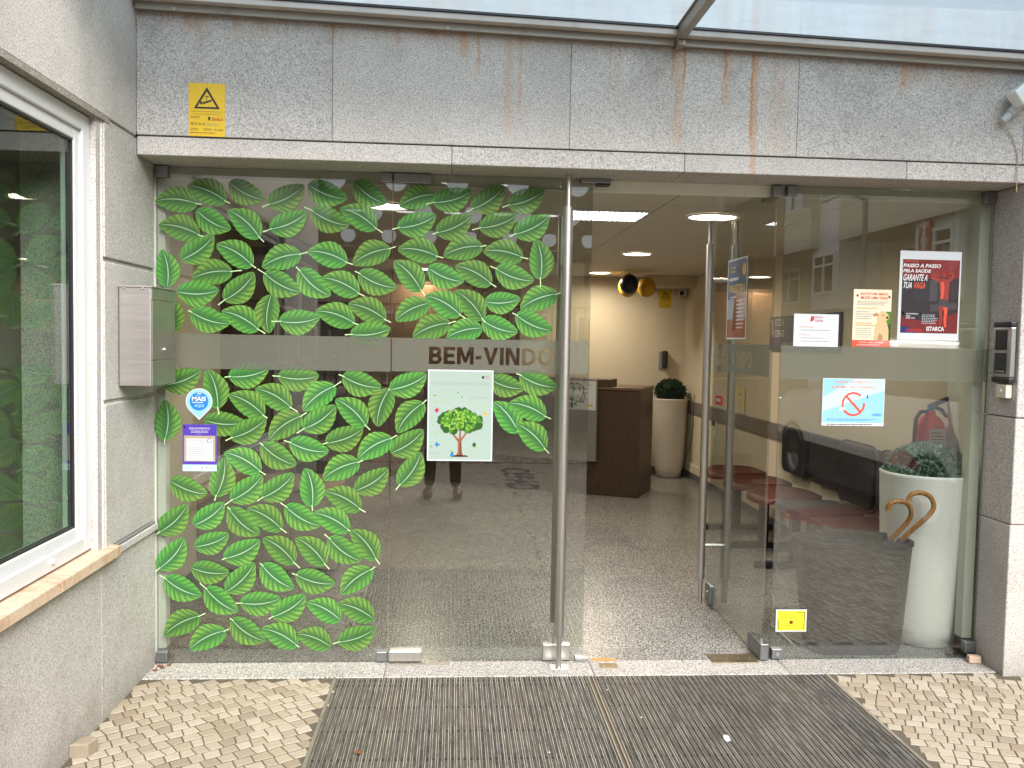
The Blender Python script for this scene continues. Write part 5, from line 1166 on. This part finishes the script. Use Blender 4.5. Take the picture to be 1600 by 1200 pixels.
# ================================================================ THE STREET BEHIND THE CAMERA (seen mirrored in the glass)
STUC = simple('beige_stucco', (.52, .43, .31), .8, 0, .2, .06, .002, 2, .3); STUC2 = simple('pale_stucco', (.62, .56, .44), .8, 0, .2, .05, .002, 2, .3); WHITEP = simple('white_paint', (.72, .72, .7), .6, 0, .3, .03)
DARKG = simple('dark_window_glass', (.03, .035, .04), .08, 0, .8, .02); CONC = simple('grey_concrete', (.27, .26, .24), .85, 0, .2, .08, .003, 3, .3); ASPH = simple('asphalt', (.055, .055, .055), .9, 0, .2, .1, .004, 6)
road = MB().box(6.95, 9.0, -60, 6, -.03, -.015).build('road', ASPH); tag(road, kind='structure')
kerb = thing('kerb', 'pale stone kerb between the pavement and the side street', 'kerb', (6.8, -10, 0))
for k in range(24): MB().box(6.62, 6.78, -22 + k * 1.0 + .005, -21 + k * 1.0 - .005, -.05, .09).build('kerb_stone', CONC, kerb, bevel=.01)
def window_on(parent, x, y0, y1, z0, z1, n=2):
    m = MB(); xf = x - .05; w = .06
    m.box(xf, x, y0, y1, z0, z0 + w).box(xf, x, y0, y1, z1 - w, z1)
    for k in range(n + 1): yy = y0 + (y1 - y0 - w) * k / n; m.box(xf + .002, x, yy, yy + w, z0 + w, z1 - w)
    m.box(xf + .004, x, y0 + w, y1 - w, z0 + (z1 - z0) * .68, z0 + (z1 - z0) * .68 + .05)
    o = m.build('window', WHITEP, parent); MB().box(x - .012, x - .002, y0 + w, y1 - w, z0 + w, z1 - w).build('pane', DARKG, o)
bR = thing('apartment_building', 'beige apartment building with projecting balconies along the side street', 'building', (10, -16, 0))
MB().box(10.2, 16, -34, -1, -.03, 8.2).build('wall', STUC, bR)
for z in (3.65, 6.6):
    y = -33
    while y < -6:
        MB().box(9.1, 10.199, y, y + 5.2, z, z + .95).build('balcony', STUC2, bR)
        y += 6.6
for z in (2.6, 5.0):
    y = -32.4
    while y < -5:
        window_on(bR, 10.198, y, y + 1.5, z, z + (.9 if z < 3 else 1.3)); window_on(bR, 10.198, y + 2.6, y + 3.6, z, z + (.9 if z < 3 else 1.3), 1); y += 6.6
# glazed white bays between the balconies
for y in (-21.6, -14.9, -10.6):
    MB().box(9.3, 10.197, y, y + 1.3, 2.3, 4.6).build('bay', WHITEP, bR); window_on(bR, 9.299, y + .1, y + 1.2, 2.62, 3.5)
s = Sheet((9.2, -10.0, 3.0), (0, -1, 0), EZ, .3, 1.0); s.poly([(.35, .85), (.65, .85), (.65, .35), (.9, .35), (.5, .1), (.1, .35), (.35, .35)], WINK); sg = s.build('arrow_sign', 'vertical red sign with a white downward arrow on the side street building', 'sign', RED, thick=.05)
bF = thing('far_building', 'tan low building across the square behind the fence', 'building', (0, -32, 0))
MB().box(-16, 9, -38, -31, -.03, 5.6).build('wall', STUC, bF); MB().box(-16.2, 9.2, -38, -30.8, 5.6, 5.9).build('roof', CONC, bF)
for k in range(9):
    x0 = -14.5 + k * 2.6; MB().box(x0, x0 + 1.5, -31.0 - .001, -30.95, 1.1, 2.6).build('window', WHITEP, bF); MB().box(x0 + .1, x0 + 1.4, -30.949, -30.94, 1.2, 2.5).build('pane', DARKG, bF)
MB().box(-16, 9, -30.999, -30.9, -.02, .7).build('plinth', CONC, bF)
# perforated roof over the square
pr = thing('perforated_canopy', 'brown flat canopy with rows of round openings over the square', 'canopy', (1, -18, 4.3))
PC = simple('brown_soffit', (.26, .215, .17), .7); mb = MB(); sx, sy, r_ = 1.07, 1.85, .23; x0, y0, nx, ny = -4.6, -25.6, 10, 8
for i in range(nx):
    for j in range(ny):
        a0, b0 = x0 + i * sx, y0 + j * sy; cx, cy = a0 + sx / 2, b0 + sy / 2; n = 24; hole = j % 2 == 1
        for zz, flip in ((4.3, 0), (4.318, 1)):
            if hole:
                out = []; inn = []
                for k in range(n):
                    a = 2 * math.pi * (k + .5) / n; c, s_ = math.cos(a), math.sin(a); q = min(sx / 2 / abs(c) if abs(c) > 1e-6 else 9, sy / 2 / abs(s_) if abs(s_) > 1e-6 else 9)
                    out.append((cx + q * c, cy + q * s_, zz)); inn.append((cx + r_ * c, cy + r_ * s_, zz))
                fs = [(k, (k + 1) % n, n + (k + 1) % n, n + k) for k in range(n)]
                mb.add(out + inn, [f[::-1] for f in fs] if flip else fs)
                if not flip: lower = inn
                else: mb.add(lower + inn, [(k, (k + 1) % n, n + (k + 1) % n, n + k) for k in range(n)])
                # close the small corner gaps left by the sampled square
                for c_ in ((a0, b0), (a0 + sx, b0), (a0 + sx, b0 + sy), (a0, b0 + sy)):
                    near = sorted(out, key=lambda v: (v[0] - c_[0]) ** 2 + (v[1] - c_[1]) ** 2)[:2]; mb.add([(*c_, zz), near[0], near[1]], [(0, 1, 2)])
            else: mb.add([(a0, b0, zz), (a0 + sx, b0, zz), (a0 + sx, b0 + sy, zz), (a0, b0 + sy, zz)], [(0, 1, 2, 3)])
mb.build('slab', PC, pr, fix=False)
MB().box(x0, x0 + nx * sx, y0 + ny * sy, y0 + ny * sy + .12, 4.2, 4.5).box(x0, x0 + nx * sx, y0 - .12, y0, 4.2, 4.5).build('edge_beam', CONC, pr)
for x in (x0 + .3, x0 + nx * sx - .3):
    for y in (y0 + .4, y0 + ny * sy / 2, y0 + ny * sy - .3): MB().tube([(x, y, -.03), (x, y, 4.299)], .09, 16).build('post', CONC, pr)
GLB = NT('lit_globe'); em = GLB.n('Emission'); em.inputs['Color'].default_value = (.85, .93, 1, 1); em.inputs['Strength'].default_value = .22; GLB = GLB.done(em.outputs[0])
for yw, zc in ((-11.1, 4.22), (-14.5, 4.16), (-18.8, 4.17)):
    for k in range(9):
        xx = -3.9 + k * 1.05 + (.35 if yw < -14 else 0); MB().sphere((xx, yw, zc), .19, 18, 12).build('globe_lamp', GLB, pr)
# low wall, fence, trees
lw = thing('low_wall', 'low grey concrete wall under the railing across the square', 'wall', (0, -10.7, 0)); MB().box(-9, 4.2, -10.9, -10.6, -.03, .56).build('wall_body', CONC, lw, bevel=.01)
fe = thing('railing', 'dark metal railing of upright bars on the low wall', 'railing', (0, -10.75, .56)); FM = simple('dark_railing', (.045, .03, .022), .5, .3)
BARM = MB().box(-.012, .012, -.012, .012, 0, 1.5).mesh('rail_bar', FM)
for k in range(68):
    o = link('rail_bar', BARM, fe); o.location = (-8.9 + k * .192, -10.75, .56)
MB().box(-9, 4.2, -10.765, -10.735, 2.06, 2.1).box(-9, 4.2, -10.765, -10.735, .68, .72).build('rail', FM, fe)
TL = m_blade('tree_leaf', (.025, .05, .012), (.05, .09, .02), (.09, .13, .035)); BK = simple('tree_bark', (.09, .065, .045), .9, 0, .2, .1, .005)
def tree(x, y, h, r, seed, label):
    q = random.Random(seed); th = thing('street_tree', label, 'tree', (x, y, 0), 'trees behind the railing')
    t_ = MB().tube([(x, y, -.03), (x + .05, y, h * .3), (x - .03, y + .05, h * .6)], [.14, .1, .06], 12)
    for k in range(6):
        a = q.uniform(0, 6.28); t_.tube([(x, y, h * (.3 + .06 * k)), (x + .5 * r * math.cos(a), y + .5 * r * math.sin(a), h * (.55 + .05 * k)), (x + .85 * r * math.cos(a), y + .85 * r * math.sin(a), h * (.62 + .06 * k))], [.05, .03, .012], 7)
    t_.build('trunk', BK, th)
    mb = MB(); tn = []; cl = [(Vector((q.uniform(-1, 1), q.uniform(-1, 1), q.uniform(-.8, .8))) , q.uniform(.25, .5), q.random()) for _ in range(26)]
    for c, cr_, tone in cl:
        for _ in range(75):
            p = Vector((x, y, h * .72)) + Vector((c.x * r * .8, c.y * r * .8, c.z * r * .8)) + Vector((q.gauss(0, 1), q.gauss(0, 1), q.gauss(0, 1))) * cr_ * r * .5
            a = Vector((q.gauss(0, 1), q.gauss(0, 1), q.gauss(0, 1))).normalized(); b = a.cross(Vector((0, 0, 1))).normalized(); L = q.uniform(.05, .1)
            mb.add([p - a * L, p + b * L * .5, p + a * L, p - b * L * .5], [(0, 1, 2, 3)]); tn += [min(1, max(0, tone * .6 + q.uniform(0, .4)))] * 4
    tag(tone_build(mb, tn, 'crown', TL, th), kind='stuff')
tree(-5.5, -13.2, 4.0, 1.3, 1, 'leafy street tree at the left end of the railing'); tree(5.6, -13.5, 3.6, 1.0, 2, 'smaller leafy street tree right of the railing'); tree(1.6, -27.4, 4.6, 1.5, 3, 'leafy tree in front of the far tan building')
lp = thing('street_lamp', 'grey street lamp with a short arm beside the side street', 'street lamp', (7.9, -9.6, 0)); LPM = simple('lamp_post_grey', (.2, .2, .2), .5, .3)
MB().tube([(7.9, -9.6, -.02), (7.9, -9.6, .5), (7.9, -9.6, 3.9)], [.07, .05, .04], 14).build('post', LPM, lp); MB().tube([(7.9, -9.6, 3.86), (7.6, -9.6, 3.97), (7.2, -9.6, 4.02)], .028, 10).build('arm', LPM, lp); MB().box(6.9, 7.25, -9.68, -9.52, 3.99, 4.06).build('lamp_head', LPM, lp, bevel=.02)

# parked car: nose away from the building, left side towards the entrance
car = thing('parked_car', 'pale silver hatchback parked on the right of the entrance, seen mirrored', 'car', (5.95, -4.4, 0))
def m_car():
    t = NT('car_paint'); return t.done(t.bsdf((.8, .8, .78), .3, .0, .5, None, Coat_Weight=.6, Coat_Roughness=.05))
CP = m_car(); X0, X1 = 5.08, 6.82; yc = -3.9; L2_ = 2.3
# side outline (y, z) from tail to nose, lower then upper
def section(yrel):
    """half width, belt height, roof height along the car (-1 nose .. 1 tail)"""
    u = yrel; roof = 0
    hw = .87 * (1 - .16 * max(0, -u - .72) / .28 - .08 * max(0, u - .8) / .2)
    belt = .74 + .34 * (1 - math.exp(-(u + 1.02) * 4.2)) + .03 * max(0, u)
    if u < -.42: rf_ = belt
    elif u < -.08: rf_ = belt + (.52) * math.sin((u + .42) / .34 * math.pi / 2)
    elif u < .7: rf_ = belt + .52 - .06 * ((u + .08) / .78) ** 2
    else: rf_ = belt + .46 * max(0., math.cos((u - .7) / .3 * math.pi / 2)) ** .7
    return hw, belt, rf_
mb = MB(); NS = 44; rings = []
for i in range(NS + 1):
    u = -1 + 2 * i / NS; hw, belt, rf_ = section(u); y = yc + u * L2_; xc = (X0 + X1) / 2; top = max(rf_, belt + .004); tw = hw * (.95 if top - belt < .05 else .74)
    zb = .24 + .06 * max(0, abs(u) - .85) / .15
    half = [(0, zb), (hw * .9, zb), (hw * .99, zb + .1), (hw, .5), (hw * .985, belt - .1), (hw * .94, belt), ((hw * .94 + tw) / 2, (belt + top) / 2), (tw, top - .05 * (top > belt + .05)), (tw * .8, top - .004), (0, top + .01)]
    rings.append([(xc - x, y, z) for x, z in half] + [(xc + x, y, z) for x, z in half[::-1]])
n = len(rings[0]); vs = [v for r_ in rings for v in r_]
fs = []; ms = []
for i in range(NS):
    um = -1 + 2 * (i + .5) / NS
    for j in range(n - 1):
        fs.append((i * n + j, i * n + j + 1, (i + 1) * n + j + 1, (i + 1) * n + j))
        glass = (j in (5, 6, 12, 13) and -.38 < um < .78 and not (.12 < um < .17)) or (j in (6, 7, 8, 9, 10, 11, 12) and (-.4 < um < -.12 or .74 < um < .95)); low = j in (0, 1, 2, 16, 17, 18) 
        ms.append(1 if glass else (2 if j in (0, 1, 2, 16, 17, 18) else 0))
b0_ = len(mb.v); mb.v += vs
for f, m_ in zip(fs, ms): mb.f.append(f); mb.m.append(m_); mb.s.append(True)
mb.add(rings[0], [tuple(range(n))], 0); mb.add(rings[-1], [tuple(range(n))[::-1]], 0)
mb.build('body', [CP, DARKG, BLACK], car)
box('sill', BLACK, car, X0 - .003, X0 + .05, yc - 1.0, yc + 1.0, .18, .34, .01)
for side, xx in ((-1, X0 - .002), (1, X1 + .002)):
    for yw in (yc - 1.38, yc + 1.35):
        M_ = Matrix.Translation((xx - side * .1, yw, .31)) @ Matrix.Rotation(R(90), 4, 'Y')
        w = MB().lathe([(.19, -.1), (.29, -.11), (.315, -.07), (.315, .07), (.29, .11), (.19, .1)], (0, 0, 0), 32, M=M_).build('tyre', RUBBER, car)
        MB().lathe([(.0005, .07 * side), (.05, .075 * side), (.06, .05 * side), (.175, .055 * side), (.192, .095 * side), (.192, -.095 * side)], (0, 0, 0), 32, M=M_).build('rim', STEEL, w)
        MB().lathe([(.318, .101 * side), (.37, .1015 * side)], (0, 0, 0), 32, M=M_).build('wheel_arch', BLACK, car)
for xx in (X0 + .16, X1 - .16): MB().sphere((xx, yc - 2.15, .82), .12, 16, 10, 0, (1.1, .7, .6)).build('headlight', simple('headlight_glass', (.5, .52, .55), .1, 0, .8), car)
for xx in (X0 + .1, X1 - .1): MB().sphere((xx, yc + 2.2, .95), .1, 14, 9, 0, (.9, .9, 1.3)).build('tail_light', flat('tail_red', (.35, .01, .01), .2), car)
MB().sphere((X0 - .08, yc - .6, 1.12), .1, 14, 9, 0, (1.0, .55, .65)).build('wing_mirror', CP, car)
for yy in (-.25, .42): box('door_handle', CP, car, X0 - .03, X0 + .005, yc + yy, yc + yy + .14, .9, .93, .006)
box('number_plate', PAPER, car, 5.7, 6.2, yc + 2.3, yc + 2.315, .5, .61, .003)

# the photographer, standing behind the lens
per = thing('person', 'person in olive trousers and brown shoes holding up a phone, mirrored in the door', 'person', (1.24, -4.2, 0))
def skin(name, pts, edges, radii, mat, parent, lv=2, root=0):
    me = bpy.data.meshes.new(name); me.from_pydata([Vector(p) for p in pts], edges, []); me.materials.append(mat)
    o = link(name, me, None); m = o.modifiers.new('skin', 'SKIN'); m.use_smooth_shade = True; sv = me.skin_vertices[0].data
    for i, r_ in enumerate(radii): sv[i].radius = r_ if isinstance(r_, tuple) else (r_, r_)
    for i in range(len(pts)): sv[i].use_root = i == root
    u = o.modifiers.new('sub', 'SUBSURF'); u.levels = lv; u.render_levels = lv
    setp(o, parent); return o
SK = simple('skin', (.42, .25, .17), .5, 0, .4, .03)
xc, yp = 1.24, -4.24
J = dict(pel=(xc, yp, .95), sp=(xc, yp, 1.15), ch=(xc, yp + .01, 1.36), nk=(xc, yp + .01, 1.5), hd0=(xc, yp + .03, 1.56), hd1=(xc, yp + .045, 1.66), hd2=(xc, yp + .03, 1.72),
    hl=(xc - .1, yp, .92), kl=(xc - .11, yp + .02, .5), al=(xc - .12, yp, .09), tl=(xc - .15, yp + .16, .04), hr=(xc + .1, yp, .92), kr=(xc + .12, yp + .02, .5), ar=(xc + .13, yp, .09), tr=(xc + .17, yp + .15, .04),
    sl=(xc - .18, yp, 1.42), el=(xc - .24, yp + .06, 1.18), wl=(xc - .05, yp + .2, 1.42), sr=(xc + .18, yp, 1.42), er=(xc + .3, yp + .06, 1.18), wr=(xc + .2, yp + .2, 1.42), plm=(xc - .0, yp + .245, 1.475), prm=(xc + .19, yp + .245, 1.475))
K = list(J); ix = {k: i for i, k in enumerate(K)}
ED = [('pel', 'sp'), ('sp', 'ch'), ('ch', 'nk'), ('nk', 'hd0'), ('hd0', 'hd1'), ('hd1', 'hd2'), ('pel', 'hl'), ('hl', 'kl'), ('kl', 'al'), ('al', 'tl'), ('pel', 'hr'), ('hr', 'kr'), ('kr', 'ar'), ('ar', 'tr'), ('ch', 'sl'), ('sl', 'el'), ('el', 'wl'), ('wl', 'plm'), ('ch', 'sr'), ('sr', 'er'), ('er', 'wr'), ('wr', 'prm')]
RD = dict(pel=.13, sp=.115, ch=.13, nk=.055, hd0=.07, hd1=.088, hd2=.07, hl=.085, kl=.052, al=.034, tl=.03, hr=.085, kr=.052, ar=.034, tr=.03, sl=.06, el=.04, wl=.026, sr=.06, er=.04, wr=.026, plm=(.034, .02), prm=(.034, .02))
body = skin('body', [J[k] for k in K], [(ix[a], ix[b]) for a, b in ED], [RD[k] for k in K], SK, per)
for sgn, pm in ((-1, J['plm']), (1, J['prm'])):
    px_ = CAM.x + sgn * .082
    for f in range(4):
        z = 1.455 + f * .021; MB().tube([(pm[0], pm[1], z), (px_ + sgn * .008, -3.995, z + .003), (px_ - sgn * .0, -3.975, z + .003), (px_ - sgn * .02, -3.972, z + .002)], [.0095, .009, .008, .0065], 8).build('finger', SK, body)
    MB().tube([(pm[0], pm[1] - .01, 1.45), (px_, -4.01, 1.475), (px_ - sgn * .03, -4.0, 1.49)], [.0115, .0105, .008], 8).build('thumb', SK, body)
JK = simple('dark_jacket', (.03, .035, .045), .85, 0, .2, .1); TR = simple('olive_trousers', (.06, .055, .035), .9, 0, .2, .1); SH = simple('tan_shoes', (.2, .09, .03), .5, 0, .4, .1)
def sub(keys, add, mat, name):
    ks = keys; i2 = {k: i for i, k in enumerate(ks)}; skin(name, [J[k] for k in ks], [(i2[a], i2[b]) for a, b in ED if a in i2 and b in i2], [(RD[k] if not isinstance(RD[k], tuple) else RD[k][0]) + add for k in ks], mat, body)
sub(['pel', 'sp', 'ch', 'sl', 'el', 'wl', 'sr', 'er', 'wr'], .014, JK, 'jacket'); sub(['pel', 'hl', 'kl', 'al', 'hr', 'kr', 'ar'], .02, TR, 'trousers')
for s_, a_, t_ in ((-1, 'al', 'tl'), (1, 'ar', 'tr')):
    A_, T_ = J[a_], J[t_]; MB().sphere(((A_[0] + T_[0]) / 2, (A_[1] + T_[1]) / 2, .045), .14, 18, 12, 0, (.36, 1., .36)).build('shoe', SH, body)
hx, hy, hz = J['hd1']; HAIR = simple('dark_hair', (.02, .014, .01), .7, 0, .3, .1)
MB().sphere((hx, hy - .025, hz + .03), .105, 20, 14, 0, (.9, 1.0, 1.05)).build('hair', HAIR, body)
MB().tube([(hx, hy + .07, hz + .0), (hx, hy + .105, hz - .03), (hx, hy + .08, hz - .04)], [.009, .015, .01], 8).build('nose', SK, body)
for s_ in (-1, 1): MB().sphere((hx + s_ * .034, hy + .078, hz + .005), .012, 10, 8).build('eye', WHITE, body); MB().sphere((hx + s_ * .085, hy + .0, hz - .01), .026, 10, 8, 0, (.4, .7, 1.2)).build('ear', SK, body)
MB().tube([(hx - .025, hy + .078, hz - .065), (hx, hy + .086, hz - .067), (hx + .025, hy + .078, hz - .065)], [.004, .006, .004], 6).build('mouth', flat('lips', (.35, .12, .1)), body)
ph = MB().box(CAM.x - .078, CAM.x + .072, -3.982, -3.974, 1.455, 1.53).build('phone', BLACK, bevel=.006, seg=3); tag(ph, 'black phone held sideways in the hands of the mirrored person', 'phone')
